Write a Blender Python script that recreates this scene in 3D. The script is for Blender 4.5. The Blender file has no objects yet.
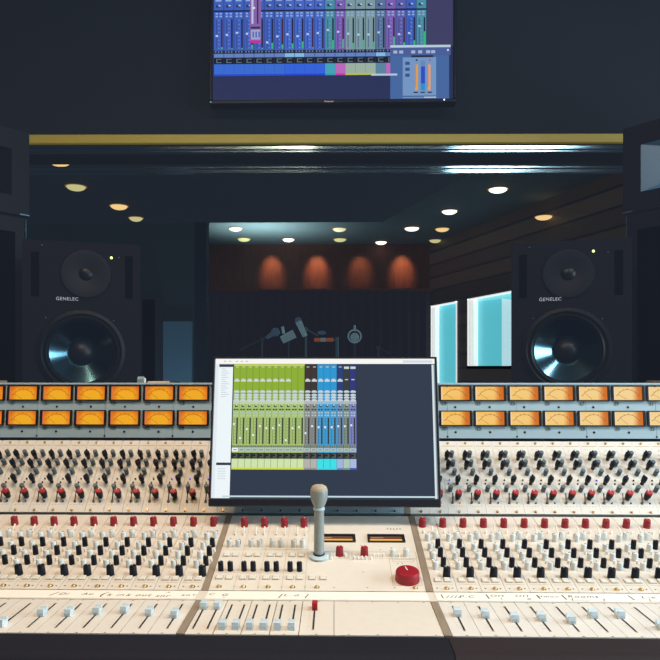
import bpy, math, random
from mathutils import Vector, Matrix
random.seed(7)
PI = math.pi
H = 1.15                      # eye height above the floor
scn = bpy.context.scene
COL = scn.collection
scn.view_settings.view_transform = 'Standard'
scn.view_settings.look = 'None'
scn.view_settings.exposure = 0
scn.view_settings.gamma = 1

# ------------------------------------------------------------------ materials
def lin(c):
    return tuple(((v/255)/12.92 if v/255 <= .04045 else ((v/255+.055)/1.055)**2.4) for v in c)
def mat(name, rgb, rough=.5, metal=0., noise=0., nscale=30., emit=None, estr=1., spec=.5, alpha=None, bump=0., stretch=(1,1,1)):
    m = bpy.data.materials.new(name); m.use_nodes = True
    nt = m.node_tree; b = nt.nodes['Principled BSDF']
    c = lin(rgb)
    b.inputs['Base Color'].default_value = (*c, 1)
    b.inputs['Roughness'].default_value = rough
    b.inputs['Metallic'].default_value = metal
    b.inputs['Specular IOR Level'].default_value = spec
    if noise or bump:
        tc = nt.nodes.new('ShaderNodeTexCoord'); mp = nt.nodes.new('ShaderNodeMapping')
        mp.inputs['Scale'].default_value = stretch
        nz = nt.nodes.new('ShaderNodeTexNoise'); nz.inputs['Scale'].default_value = nscale; nz.inputs['Detail'].default_value = 4
        nt.links.new(tc.outputs['Object'], mp.inputs['Vector']); nt.links.new(mp.outputs['Vector'], nz.inputs['Vector'])
        if noise:
            r = nt.nodes.new('ShaderNodeMix'); r.data_type = 'RGBA'
            r.inputs[6].default_value = (*[v*(1-noise) for v in c], 1); r.inputs[7].default_value = (*[min(1, v*(1+noise)) for v in c], 1)
            nt.links.new(nz.outputs['Fac'], r.inputs[0]); nt.links.new(r.outputs[2], b.inputs['Base Color'])
        if bump:
            bp = nt.nodes.new('ShaderNodeBump'); bp.inputs['Strength'].default_value = bump; bp.inputs['Distance'].default_value = .002
            nt.links.new(nz.outputs['Fac'], bp.inputs['Height']); nt.links.new(bp.outputs['Normal'], b.inputs['Normal'])
    if emit is not None:  # on unlit things this paints in ambient light
        b.inputs['Emission Color'].default_value = (*lin(emit), 1); b.inputs['Emission Strength'].default_value = estr
    return m
def vmat(name, strength=1., spec=.1):
    m = bpy.data.materials.new(name); m.use_nodes = True
    nt = m.node_tree; b = nt.nodes['Principled BSDF']
    b.inputs['Base Color'].default_value = (.01, .01, .012, 1); b.inputs['Roughness'].default_value = .35
    b.inputs['Specular IOR Level'].default_value = spec
    a = nt.nodes.new('ShaderNodeAttribute'); a.attribute_name = 'Col'
    nt.links.new(a.outputs['Color'], b.inputs['Emission Color']); b.inputs['Emission Strength'].default_value = strength
    return m
DK = (22, 27, 36)             # navy ambient light, painted into dark materials as emission
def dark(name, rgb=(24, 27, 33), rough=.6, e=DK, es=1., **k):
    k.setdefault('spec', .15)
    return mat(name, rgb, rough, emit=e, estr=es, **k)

M = {}
M['cream'] = mat('cream_panel_paint', (228, 219, 206), .45, noise=.05, nscale=60)
M['cream_u'] = mat('ivory_panel_paint', (225, 219, 209), .45, noise=.06, nscale=50)
M['cream_f'] = mat('pale_fader_panel', (226, 220, 211), .5, noise=.04, nscale=60)
M['legend'] = mat('printed_legend', (176, 152, 124), .6)
M['legend_lt'] = mat('pale_legend', (240, 236, 226), .5)
M['legend_dk'] = mat('dark_legend', (70, 60, 58), .6)
M['bluegrey'] = mat('blue_grey_metal_paint', (172, 196, 206), .4, noise=.05, nscale=40)
M['tape'] = mat('paper_tape', (250, 244, 232), .8, noise=.02, nscale=80)
M['ink'] = mat('ink', (66, 52, 50), .8)
M['wood'] = mat('divider_wood', (146, 130, 112), .6, noise=.3, nscale=60, stretch=(6, .5, 6))
M['armrest'] = dark('dark_leather', (12, 12, 15), .7, e=(24, 25, 33), noise=.1, bump=.15, nscale=200)
M['armrest_r'] = dark('brownish_armrest', (36, 27, 26), .65, e=(28, 26, 32), noise=.1, bump=.15, nscale=200)  # browner base colour for the right length
M['body'] = dark('console_body_black', (22, 24, 30), .6)
M['gap'] = mat('near_black', (16, 20, 30), .7)
M['white'] = mat('pale_grey_plastic', (220, 224, 221), .4)
M['whitebtn'] = mat('white_button_plastic', (245, 242, 234), .4)
M['toggle'] = mat('ivory_toggle_plastic', (232, 226, 214), .4)
M['clear'] = mat('clear_button_plastic', (228, 226, 216), .15, spec=.8)
M['black'] = mat('black_knob_plastic', (14, 20, 34), .45, spec=.25)
M['red'] = mat('red_knob_plastic', (150, 14, 34), .45)
M['redcap'] = mat('bright_red_cap', (168, 18, 34), .45)
M['orange'] = mat('orange_plastic', (230, 120, 40), .4)
M['grey'] = mat('grey_knob_plastic', (88, 104, 112), .4)
M['fader'] = mat('pale_blue_fader_plastic', (203, 220, 228), .35)
M['gold'] = mat('brass_screw', (226, 190, 130), .3, metal=.6)
M['chrome'] = mat('dark_chrome', (70, 74, 80), .3, metal=.7)
M['bluelamp'] = mat('blue_lamp', (40, 60, 230), .4, emit=(40, 60, 230), estr=.6)
M['greenlamp'] = mat('green_lamp', (80, 130, 50), .4, emit=(90, 150, 50), estr=.4)
M['amberlamp'] = mat('amber_lamp', (240, 150, 40), .4, emit=(240, 150, 40), estr=.5)
M['dot'] = mat('dark_dot', (44, 34, 34), .5)
M['bezel'] = mat('black_bezel', (24, 26, 34), .4)
M['dial'] = vmat('lit_dial', 1., .2)
M['needle'] = mat('needle', (120, 50, 20), .5)
M['micgrey'] = mat('satin_grey_metal', (150, 160, 160), .38, metal=.15, noise=.05)
M['foam'] = mat('mic_mesh', (180, 168, 148), .7, noise=.25, nscale=700, bump=.4)
M['flange'] = mat('pale_flange', (186, 206, 214), .4)
M['screen'] = vmat('lit_screen', 1., .02)
M['tvscreen'] = vmat('lit_tv_screen', .87, .02)
M['frame'] = mat('monitor_black', (20, 23, 31), .4, emit=(14, 17, 24))
M['tvframe'] = dark('tv_black', (18, 20, 26), .4)
M['badge'] = mat('badge_white', (150, 156, 162), .5, emit=(150, 156, 162), estr=.5)
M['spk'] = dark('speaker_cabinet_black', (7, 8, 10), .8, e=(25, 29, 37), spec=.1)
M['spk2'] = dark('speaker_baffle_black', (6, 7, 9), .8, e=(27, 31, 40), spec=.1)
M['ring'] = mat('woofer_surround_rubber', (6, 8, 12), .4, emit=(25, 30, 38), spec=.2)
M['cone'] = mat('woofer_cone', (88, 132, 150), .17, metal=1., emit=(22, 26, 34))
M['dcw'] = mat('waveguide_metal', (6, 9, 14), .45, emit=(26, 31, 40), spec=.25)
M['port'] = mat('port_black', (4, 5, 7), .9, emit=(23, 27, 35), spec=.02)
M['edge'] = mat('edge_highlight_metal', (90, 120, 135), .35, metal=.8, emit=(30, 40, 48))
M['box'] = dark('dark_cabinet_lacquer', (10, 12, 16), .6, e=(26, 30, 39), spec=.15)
M['horn'] = mat('horn_satin_lit', (70, 110, 140), .4, emit=(26, 36, 48)); M['horn_shaded'] = mat('horn_satin_shaded', (3, 4, 5), .7, emit=(25, 30, 38), spec=.04)  # lit right horn and shaded left horn, light put into the colours
M['led'] = mat('green_led', (220, 255, 170), .4, emit=(220, 255, 160), estr=1.2)
M['ledw'] = mat('white_led', (255, 255, 255), .4, emit=(240, 244, 250), estr=1.)
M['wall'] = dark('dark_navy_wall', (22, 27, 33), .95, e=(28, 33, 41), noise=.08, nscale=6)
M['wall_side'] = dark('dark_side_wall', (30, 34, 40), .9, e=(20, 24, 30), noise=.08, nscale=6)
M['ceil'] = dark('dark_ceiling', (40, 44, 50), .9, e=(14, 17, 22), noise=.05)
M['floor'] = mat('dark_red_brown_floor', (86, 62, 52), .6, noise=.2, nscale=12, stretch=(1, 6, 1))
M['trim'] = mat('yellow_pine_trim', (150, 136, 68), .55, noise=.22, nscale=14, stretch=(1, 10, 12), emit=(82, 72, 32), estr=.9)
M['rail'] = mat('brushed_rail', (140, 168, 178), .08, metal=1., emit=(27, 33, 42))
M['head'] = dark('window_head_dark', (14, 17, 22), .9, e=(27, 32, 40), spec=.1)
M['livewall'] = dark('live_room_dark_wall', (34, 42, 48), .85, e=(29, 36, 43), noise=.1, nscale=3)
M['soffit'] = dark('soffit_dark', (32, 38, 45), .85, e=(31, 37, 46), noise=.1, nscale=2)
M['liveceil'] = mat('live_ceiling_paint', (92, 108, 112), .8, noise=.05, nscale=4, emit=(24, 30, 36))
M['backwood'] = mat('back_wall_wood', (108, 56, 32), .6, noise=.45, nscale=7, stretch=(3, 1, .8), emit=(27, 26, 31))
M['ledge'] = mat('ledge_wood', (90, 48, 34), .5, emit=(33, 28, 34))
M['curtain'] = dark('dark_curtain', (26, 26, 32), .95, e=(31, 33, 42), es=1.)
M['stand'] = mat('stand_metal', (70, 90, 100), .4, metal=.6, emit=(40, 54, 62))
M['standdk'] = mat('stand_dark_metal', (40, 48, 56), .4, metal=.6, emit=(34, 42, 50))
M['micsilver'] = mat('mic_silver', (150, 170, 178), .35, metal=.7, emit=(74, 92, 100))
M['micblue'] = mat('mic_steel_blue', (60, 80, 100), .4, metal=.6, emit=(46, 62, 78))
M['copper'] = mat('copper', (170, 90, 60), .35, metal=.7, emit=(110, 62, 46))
M['winframe'] = mat('white_window_frame', (235, 238, 236), .5, emit=(238, 240, 238), estr=.9)
M['cyan'] = mat('cyan_lit_pane', (80, 180, 195), .3, emit=(92, 192, 206), estr=.9, noise=.04, nscale=4)
M['cyanlt'] = mat('pale_cyan_lit_pane', (170, 225, 235), .3, emit=(188, 226, 234), estr=.9)
M['cyandk'] = mat('shaded_cyan_pane', (120, 205, 215), .3, emit=(120, 205, 215), estr=.9)
M['bluelit'] = mat('blue_lit_panel', (92, 104, 112), .8, emit=(32, 46, 60), noise=.05)
M['gobo'] = dark('dark_case', (26, 28, 34), .8, e=(29, 34, 42))
M['bulbhot'] = mat('bulb_white_hot', (255, 255, 255), .5, emit=(255, 246, 225), estr=2.)
M['reflwarm'] = mat('reflection_warm', (255, 220, 160), .5, emit=(250, 208, 140), estr=1.)
M['refldim'] = mat('reflection_dim', (210, 200, 130), .5, emit=(204, 196, 138), estr=.95)
M['reflpale'] = mat('reflection_pale', (230, 215, 180), .5, emit=(226, 212, 178), estr=.95)
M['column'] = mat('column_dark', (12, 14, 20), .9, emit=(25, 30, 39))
M['lampring'] = mat('lamp_ring', (120, 90, 60), .5, emit=(120, 84, 54), estr=.8)
M['palegrey'] = mat('pale_grey_block', (130, 150, 155), .5, noise=.1)
M['pencream'] = mat('cream_barrel', (200, 180, 150), .5)
M['reflamp'] = mat('room_lamp', (255, 220, 170), .5, emit=(255, 205, 140), estr=14.)

def glass_mat():
    m = bpy.data.materials.new('window_glass'); m.use_nodes = True
    nt = m.node_tree; nt.nodes.clear()
    out = nt.nodes.new('ShaderNodeOutputMaterial'); mx = nt.nodes.new('ShaderNodeMixShader')
    t = nt.nodes.new('ShaderNodeBsdfTransparent'); g = nt.nodes.new('ShaderNodeBsdfGlossy'); fr = nt.nodes.new('ShaderNodeFresnel')
    g.inputs['Roughness'].default_value = .0; fr.inputs['IOR'].default_value = 1.45
    t.inputs['Color'].default_value = (.95, .98, .98, 1)
    nt.links.new(fr.outputs[0], mx.inputs[0]); nt.links.new(t.outputs[0], mx.inputs[1]); nt.links.new(g.outputs[0], mx.inputs[2])
    nt.links.new(mx.outputs[0], out.inputs[0]); return m
M['glass'] = glass_mat()
def plank_mat():
    m = mat('dark_plank_wall', (46, 40, 42), .55, emit=(30, 31, 37))
    nt = m.node_tree; b = nt.nodes['Principled BSDF']
    tc = nt.nodes.new('ShaderNodeTexCoord'); sx = nt.nodes.new('ShaderNodeSeparateXYZ')
    nt.links.new(tc.outputs['Object'], sx.inputs[0])
    mu = nt.nodes.new('ShaderNodeMath'); mu.operation = 'MULTIPLY'; mu.inputs[1].default_value = 6.2
    fr = nt.nodes.new('ShaderNodeMath'); fr.operation = 'FRACT'
    fl = nt.nodes.new('ShaderNodeMath'); fl.operation = 'FLOOR'
    nt.links.new(sx.outputs['Z'], mu.inputs[0]); nt.links.new(mu.outputs[0], fr.inputs[0]); nt.links.new(mu.outputs[0], fl.inputs[0])
    wn = nt.nodes.new('ShaderNodeTexWhiteNoise'); wn.noise_dimensions = '1D'; nt.links.new(fl.outputs[0], wn.inputs['W'])
    gt = nt.nodes.new('ShaderNodeMath'); gt.operation = 'GREATER_THAN'; gt.inputs[1].default_value = .14
    nt.links.new(fr.outputs[0], gt.inputs[0])
    r1 = nt.nodes.new('ShaderNodeMix'); r1.data_type = 'RGBA'
    r1.inputs[6].default_value = (*lin((31, 32, 37)), 1); r1.inputs[7].default_value = (*lin((44, 41, 42)), 1)
    nt.links.new(wn.outputs['Value'], r1.inputs[0])
    r2 = nt.nodes.new('ShaderNodeMix'); r2.data_type = 'RGBA'
    r2.inputs[6].default_value = (*lin((25, 29, 37)), 1)
    nt.links.new(gt.outputs[0], r2.inputs[0]); nt.links.new(r1.outputs[2], r2.inputs[7])
    nt.links.new(r2.outputs[2], b.inputs['Emission Color']); b.inputs['Emission Strength'].default_value = .85
    b.inputs['Base Color'].default_value = (*lin((50, 42, 42)), 1)
    return m
M['plank'] = plank_mat()

# ------------------------------------------------------------------ mesh builder
class MB:
    def __init__(s): s.v = []; s.f = []; s.m = []; s.c = []; s.mats = []; s.cur = 0; s.col = (1, 1, 1); s.hascol = False
    def use(s, m):
        if m not in s.mats: s.mats.append(m)
        s.cur = s.mats.index(m); return s
    def add(s, vs, fs, T=None):
        o = len(s.v)
        for p in vs:
            p = Vector(p)
            s.v.append(tuple(T @ p) if T is not None else tuple(p))
        for f in fs:
            s.f.append([o+i for i in f]); s.m.append(s.cur); s.c.append(s.col)
        return s
    def box(s, x0, x1, y0, y1, z0, z1, T=None):
        v = [(x, y, z) for z in (z0, z1) for y in (y0, y1) for x in (x0, x1)]
        return s.add(v, [(0, 2, 3, 1), (4, 5, 7, 6), (0, 1, 5, 4), (2, 6, 7, 3), (0, 4, 6, 2), (1, 3, 7, 5)], T)
    def bbox(s, x0, x1, y0, y1, z0, z1, b=.003, T=None):     # box with chamfered edges
        vs = []; idx = {}
        for i, x in enumerate((x0, x1)):
            for j, y in enumerate((y0, y1)):
                for k, z in enumerate((z0, z1)):
                    for a in range(3):
                        p = [x + (b if i == 0 else -b)*(a != 0), y + (b if j == 0 else -b)*(a != 1), z + (b if k == 0 else -b)*(a != 2)]
                        idx[(i, j, k, a)] = len(vs); vs.append(p)
        fs = []
        cyc = [(0, 0), (1, 0), (1, 1), (0, 1)]
        for a in range(3):
            for side in (0, 1):
                q = []
                for (p, r) in cyc:
                    c = [0, 0, 0]; c[a] = side; c[(a+1) % 3] = p; c[(a+2) % 3] = r
                    q.append(idx[(*c, a)])
                fs.append(q if side else q[::-1])
        for a in range(3):
            b1, b2 = (a+1) % 3, (a+2) % 3
            for p in (0, 1):
                for r in (0, 1):
                    c0 = [0, 0, 0]; c1 = [0, 0, 0]; c0[a] = 0; c1[a] = 1
                    c0[b1] = c1[b1] = p; c0[b2] = c1[b2] = r
                    q = [idx[(*c0, b1)], idx[(*c1, b1)], idx[(*c1, b2)], idx[(*c0, b2)]]
                    fs.append(q if (p == r) else q[::-1])
        for i in (0, 1):
            for j in (0, 1):
                for k in (0, 1):
                    q = [idx[(i, j, k, 0)], idx[(i, j, k, 1)], idx[(i, j, k, 2)]]
                    fs.append(q if (i+j+k) % 2 == 1 else q[::-1])
        return s.add(vs, fs, T)
    def holed(s, x0, x1, z0, z1, cx, cz, R, y0, y1, n=48):   # slab facing -y with a round hole through it
        vs = []; fs = []
        for i in range(n):
            a = 2*PI*i/n; dx, dz = math.cos(a), math.sin(a)
            t = min(((x1-cx) if dx > 0 else (x0-cx))/dx if abs(dx) > 1e-6 else 9, ((z1-cz) if dz > 0 else (z0-cz))/dz if abs(dz) > 1e-6 else 9)
            vs += [(cx+R*dx, y0, cz+R*dz), (cx+t*dx, y0, cz+t*dz), (cx+R*dx, y1, cz+R*dz), (cx+t*dx, y1, cz+t*dz)]
        for i in range(n):
            a, b = 4*i, 4*((i+1) % n)
            fs += [(a, a+1, b+1, b), (a, b, b+2, a+2), (a+1, a+3, b+3, b+1)]
        for (px, pz) in ((x0, z0), (x1, z0), (x1, z1), (x0, z1)):   # square off the corners
            aa = math.atan2(pz-cz, px-cx) % (2*PI); i = int(aa/(2*PI)*n) % n
            k = len(vs); vs += [(px, y0, pz), (px, y1, pz)]
            a, b = 4*i+1, 4*((i+1) % n)+1
            fs += [(a, k, b), (a, a+2, k+1, k), (k, k+1, b+2, b)]
        return s.add(vs, fs)
    def lathe(s, prof, n=16, T=None, cap0=True, cap1=True):   # prof: (r,z) list, axis z
        vs = []; fs = []
        for (r, z) in prof:
            for i in range(n):
                a = 2*PI*i/n; vs.append((r*math.cos(a), r*math.sin(a), z))
        for k in range(len(prof)-1):
            for i in range(n):
                j = (i+1) % n
                fs.append((k*n+i, k*n+j, (k+1)*n+j, (k+1)*n+i))
        if cap0: fs.append(tuple(reversed(range(n))))
        if cap1: fs.append(tuple((len(prof)-1)*n+i for i in range(n)))
        return s.add(vs, fs, T)
    def tube(s, p, q, r, r2=None, n=8):
        p = Vector(p); q = Vector(q); d = q-p
        T = Matrix.Translation(p) @ d.to_track_quat('Z', 'Y').to_matrix().to_4x4()
        return s.lathe([(r, 0), (r if r2 is None else r2, d.length)], n, T)
    def ball(s, c, r, n=12, sc=(1, 1, 1)):
        prof = [(max(1e-5, r*math.sin(PI*k/8)), -r*math.cos(PI*k/8)) for k in range(9)]
        return s.lathe(prof, n, Matrix.Translation(c) @ Matrix.Diagonal((*sc, 1)), False, False)
    def prism(s, poly, x0, x1, T=None):                        # poly (y,z) extruded in x
        n = len(poly)
        vs = [(x0, y, z) for y, z in poly]+[(x1, y, z) for y, z in poly]
        fs = [tuple(range(n)), tuple(reversed(range(n, 2*n)))]
        for i in range(n):
            j = (i+1) % n; fs.append((i, i+n, j+n, j))
        return s.add(vs, fs, T)
    def quad(s, x0, x1, y0, y1, z, col=None, T=None):          # flat face +z
        if col is not None: s.col = lin(col); s.hascol = True
        return s.add([(x0, y0, z), (x1, y0, z), (x1, y1, z), (x0, y1, z)], [(0, 1, 2, 3)], T)
    def line(s, pts, w, z):                                     # thin strip in xy plane
        for (a, b) in zip(pts[:-1], pts[1:]):
            dx, dy = b[0]-a[0], b[1]-a[1]; l = math.hypot(dx, dy) or 1
            nx, ny = -dy/l*w/2, dx/l*w/2
            s.add([(a[0]-nx, a[1]-ny, z), (b[0]-nx, b[1]-ny, z), (b[0]+nx, b[1]+ny, z), (a[0]+nx, a[1]+ny, z)], [(0, 1, 2, 3)])
        return s
    def addmesh(s, me, T=None):
        return s.add([v.co for v in me.vertices], [tuple(p.vertices) for p in me.polygons], T)
    def mesh(s, name, smooth=True, ang=35):
        me = bpy.data.meshes.new(name)
        me.from_pydata(s.v, [], s.f)
        for m in s.mats: me.materials.append(m)
        me.polygons.foreach_set('material_index', s.m)
        if smooth:
            me.polygons.foreach_set('use_smooth', [True]*len(s.f))
            me.set_sharp_from_angle(angle=math.radians(ang))
        if s.hascol:
            at = me.color_attributes.new('Col', 'FLOAT_COLOR', 'CORNER')
            k = 0
            for p, c in zip(s.f, s.c):
                for _ in p:
                    at.data[k].color = (*c, 1); k += 1
        me.update(); return me

def link(name, me, parent=None, loc=(0, 0, 0), rot=(0, 0, 0)):
    o = bpy.data.objects.new(name, me); COL.objects.link(o)
    if parent is not None: o.parent = parent
    o.location = loc; o.rotation_euler = rot; return o
def tag(o, label=None, cat=None, group=None, kind=None):
    if label: o['label'] = label
    if cat: o['category'] = cat
    if group: o['group'] = group
    if kind: o['kind'] = kind
    return o
def thing(name, label, cat, loc=(0, 0, 0), rot=(0, 0, 0), group=None):
    return tag(link(name, None, None, loc, rot), label, cat, group)
def struct(name, mb, loc=(0, 0, 0), rot=(0, 0, 0), smooth=False):
    return tag(link(name, mb.mesh(name, smooth), None, loc, rot), kind='structure')
def part(name, mb, parent, loc=(0, 0, 0), rot=(0, 0, 0), label=None, smooth=True):
    return tag(link(name, mb.mesh(name, smooth), parent, loc, rot), label)

_tx = {}
def text_mesh(body, size=.01, shear=0., spacing=1.):
    key = (body, size, shear, spacing)
    if key not in _tx:
        cu = bpy.data.curves.new('lettering', 'FONT'); cu.body = body; cu.size = size; cu.shear = shear
        cu.align_x = 'CENTER'; cu.align_y = 'CENTER'; cu.space_character = spacing; cu.resolution_u = 3; cu.fill_mode = 'FRONT'
        ob = bpy.data.objects.new('lettering', cu); COL.objects.link(ob)
        bpy.context.view_layer.update()
        dg = bpy.context.evaluated_depsgraph_get()
        _tx[key] = bpy.data.meshes.new_from_object(ob.evaluated_get(dg))
        bpy.data.objects.remove(ob)
    return _tx[key]

# ------------------------------------------------------------------ camera
cam = bpy.data.cameras.new('camera'); co = bpy.data.objects.new('camera', cam); COL.objects.link(co)
co.location = (0, 0, H); co.rotation_euler = (PI/2, 0, math.radians(1.2))
cam.sensor_width = 36; cam.lens = 36*700/660
cam.shift_x = (330-319.34)/660; cam.shift_y = (367-330)/660
cam.clip_start = .05
scn.camera = co

# ------------------------------------------------------------------ the two rooms
FY = 2.62                      # plane of the window between the rooms
ZC = 1.50+H                    # control room ceiling
b = MB().use(M['floor']).box(-3.6, 4.4, -3.0, 9.0, -.06, 0); struct('floor', b)
b = MB().use(M['ceil']).box(-2.7, 2.7, -3.0, 2.72, ZC, ZC+.06); struct('ceiling', b)
b = MB().use(M['wall_side']).box(-2.76, -2.7, -3.0, 2.6, 0, ZC); struct('wall_left', b)
b = MB().use(M['wall_side']).box(2.7, 2.76, -3.0, 2.6, 0, ZC); struct('wall_right', b)
b = MB().use(M['wall_side']).box(-2.76, 2.76, -3.06, -3.0, 0, ZC); struct('wall_back', b)
RZ = math.radians(.9)
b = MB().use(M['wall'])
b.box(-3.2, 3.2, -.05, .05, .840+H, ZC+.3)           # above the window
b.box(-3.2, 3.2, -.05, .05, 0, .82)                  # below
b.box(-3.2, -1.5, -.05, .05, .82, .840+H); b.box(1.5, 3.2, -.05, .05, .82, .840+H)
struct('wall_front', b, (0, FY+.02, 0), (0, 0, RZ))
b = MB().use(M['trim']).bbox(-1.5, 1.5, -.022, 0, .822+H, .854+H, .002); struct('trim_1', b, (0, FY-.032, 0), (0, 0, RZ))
w = MB().use(M['head'])                                # window: frame with rails, two panes
w.box(-1.5, 1.5, -.02, .10, .788+H, .822+H); w.box(-1.5, 1.5, -.03, .12, .80, .84)
w.box(-1.52, -1.46, -.02, .10, .82, .82+H); w.box(1.46, 1.52, -.02, .10, .82, .82+H)
win = tag(link('window_1', w.mesh('window_frame', False), None, (0, FY, 0), (0, 0, RZ)), kind='structure')
r = MB().use(M['rail'])
for z0, z1 in ((.793, .8005), (.804, .818), (.716, .730), (.734, .742)):
    zm = (z0+z1)/2+H; tl = math.radians(-.8) if z0 < .75 else 0
    r.bbox(-1.46, 1.46, -.007, .007, z0+H-zm, z1+H-zm, .0012, Matrix.Translation((0, -.027, zm)) @ Matrix.Rotation(tl, 4, 'X'))
part('window_rail', r, win, label='brushed metal rails along the window head')
g = MB().use(M['glass']).add([(-1.46, 0, .84), (1.46, 0, .84), (1.46, 0, .738+H), (-1.46, 0, .738+H)], [(0, 1, 2, 3)])
part('window_pane', g, win, (0, 0, 0), (0, 0, -RZ), smooth=False)

# live room
LZ = 1.56+H
b = MB().use(M['liveceil']).box(-3.6, 4.4, 2.72, 9.0, LZ, LZ+.06); struct('ceiling_live_room', b)
# soffit: dropped dark ceiling over the front left of the live room
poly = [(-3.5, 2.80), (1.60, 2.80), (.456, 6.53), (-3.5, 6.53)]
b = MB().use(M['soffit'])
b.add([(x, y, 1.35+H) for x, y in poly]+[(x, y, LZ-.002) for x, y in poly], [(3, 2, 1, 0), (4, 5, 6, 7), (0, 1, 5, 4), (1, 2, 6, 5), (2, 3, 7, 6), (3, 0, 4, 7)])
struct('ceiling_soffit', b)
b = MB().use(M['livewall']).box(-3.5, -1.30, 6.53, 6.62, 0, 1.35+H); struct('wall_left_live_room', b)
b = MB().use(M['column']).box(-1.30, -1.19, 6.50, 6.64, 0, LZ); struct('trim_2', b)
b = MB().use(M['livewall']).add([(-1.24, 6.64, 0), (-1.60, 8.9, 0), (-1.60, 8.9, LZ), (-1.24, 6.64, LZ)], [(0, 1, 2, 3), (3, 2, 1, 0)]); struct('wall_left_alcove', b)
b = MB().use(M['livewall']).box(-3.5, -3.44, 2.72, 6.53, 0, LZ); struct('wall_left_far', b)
# back wall: timber over a ledge
b = MB().use(M['backwood'])
x = -1.75
while x < 1.4:
    b.box(x, x+.118, 8.90, 8.94, .98+H, LZ); x += .12
b.use(M['gap']).box(-1.75, 1.4, 8.93, 9.0, 0, LZ)
struct('wall_back_live_room', b)
b = MB().use(M['ledge']).bbox(-1.6, 1.25, 8.74, 8.90, .955+H, .98+H, .004); struct('trim_3', b)
# drapes under the ledge
n = 170; vs = []; fs = []
for i in range(n+1):
    xx = -1.58+2.8*i/n; yy = 8.80+.035*math.sin(i*.9)+.012*math.sin(i*2.3+1)
    vs += [(xx, yy, .05), (xx, yy, .955+H)]
for i in range(n): fs.append((2*i, 2*i+2, 2*i+3, 2*i+1))
b = MB().use(M['curtain']).add(vs, fs)
tag(link('drape', b.mesh('drape')), 'dark pleated drape hanging under the orange lit ledge at the back of the live room', 'curtain')
# angled plank wall at the right with a door and a window: local x runs from the back corner towards the viewer
C0 = Vector((1.21, 8.9, 0)); U = Vector((.324, -1, 0)).normalized(); ang = math.atan2(U.y, U.x)
def along(y): return (8.9-y)*math.hypot(.324, 1)
dA, dB = along(8.86), along(8.20); wA, wB = along(7.95), along(6.5); ztop = .768+H; Lw = along(2.75)
b = MB().use(M['plank'])
b.box(0, dA, 0, .1, 0, LZ); b.box(dA, dB, 0, .1, ztop, LZ); b.box(dB, wA, 0, .1, 0, LZ)
b.box(wA, wB, 0, .1, ztop, LZ); b.box(wA, wB, 0, .1, 0, H-.003); b.box(wB, Lw, 0, .1, 0, LZ)
struct('wall_right_live_room', b, C0, (0, 0, ang))
def lit_opening(name, a0, a1, z0, z1, label, reveal):
    f = MB().use(M['winframe'])
    f.box(a0, a0+.03, -.012, .07, z0, z1); f.box(a0+.045, a0+.13, -.005, .07, z0, z1); f.box(a1-.012, a1, -.012, .07, z0, z1)
    f.box(a0, a1, -.012, .07, z1-.012, z1)
    f.use(M['bezel']).box(a0+.03, a0+.045, .0, .07, z0, z1); f.box(a0, a1, -.02, .07, z0-.02, z0+.012)
    w = tag(link(name, f.mesh(name, False), None, C0, (0, 0, ang)), kind='structure')
    p = MB().use(M['cyan']).box(a0+.13, a1-.012, .050, .060, z0, z1)  # glowing panes and frame stand in for the lit booth beyond
    if reveal:
        p.use(M['cyanlt']).box(a0+.13+reveal, a1-.012, .046, .0499, z0, z1-.02)
        p.use(M['cyandk']).add([(a0+.13, .0455, z1-.012), (a1-.012, .0455, z1-.012), (a1-.012, .0455, z1-.20), (a0+.13+reveal, .0455, z1-.05), (a0+.13, .0455, z1-.04)], [(0, 4, 3, 2, 1)])
    tag(part('pane', p, w, smooth=False), label)
lit_opening('door_1', dA, dB, 0.02, ztop, 'glowing cyan glass of the door', 0)
lit_opening('window_2', wA, wB, H, ztop, 'glowing cyan glass with a paler right side', .50)
# backdrop panel added to carry a blue pool of light, and a dark case
b = MB().use(M['bluelit']).box(-1.575, -1.31, 6.42, 6.47, 0, .42+H)
tag(link('backdrop_panel', b.mesh('backdrop_panel', False)), 'tall backdrop panel added to catch blue light, between the left speaker and the screen, behind the glass', 'panel')
b = MB().use(M['gobo']).bbox(-1.72, -1.58, 6.2, 6.5, 0, .65+H, .01)
b.use(M['port']).bbox(-1.705, -1.595, 6.195, 6.205, .2, .60+H, .002)
tag(link('equipment_case', b.mesh('equipment_case')), 'narrow dark upright case beside the blue lit panel behind the left speaker', 'case')

# ------------------------------------------------------------------ downlights; warm, dim and pale ones stand for window reflections
def downlight(x, y, z, bulb, label, r=.07, group='ceiling downlights'):
    t = thing('ceiling_downlight', label, 'ceiling light', (x, y, z), group=group)
    k = MB().use(M['lampring']).lathe([(r*1.02, 0), (r*1.16, -.003), (r*1.12, -.008), (r*.98, -.006)], 24, None, False, False)
    part('trim_ring', k, t)
    prof = [(r, -.004)]+[(max(1e-4, r*math.cos(a)), -.004-.032*math.sin(a)) for a in (.3, .6, .9, 1.2, 1.5)]
    part('bulb', MB().use(M[bulb]).lathe(prof, 20, None, False, True), t)
    return t
zs = 1.35+H; zl = LZ
downlight(-1.795, 4.54, zs, 'reflwarm', 'warm lamp reflection modelled as a downlight at the far upper left, nearest the wood trim')
downlight(-1.924, 5.182, zs, 'refldim', 'dim yellow-green ghost reflection modelled as a downlight just right of the far upper left lamp')
downlight(-1.797, 5.815, zs, 'reflwarm', 'warm lamp reflection modelled as a downlight, third along the left diagonal row, above the left speaker')
downlight(-1.788, 6.285, zs, 'refldim', 'dim yellow-green ghost reflection modelled as a downlight at the lower end of the left diagonal row', .06)
k = 1.56/1.55
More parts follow.
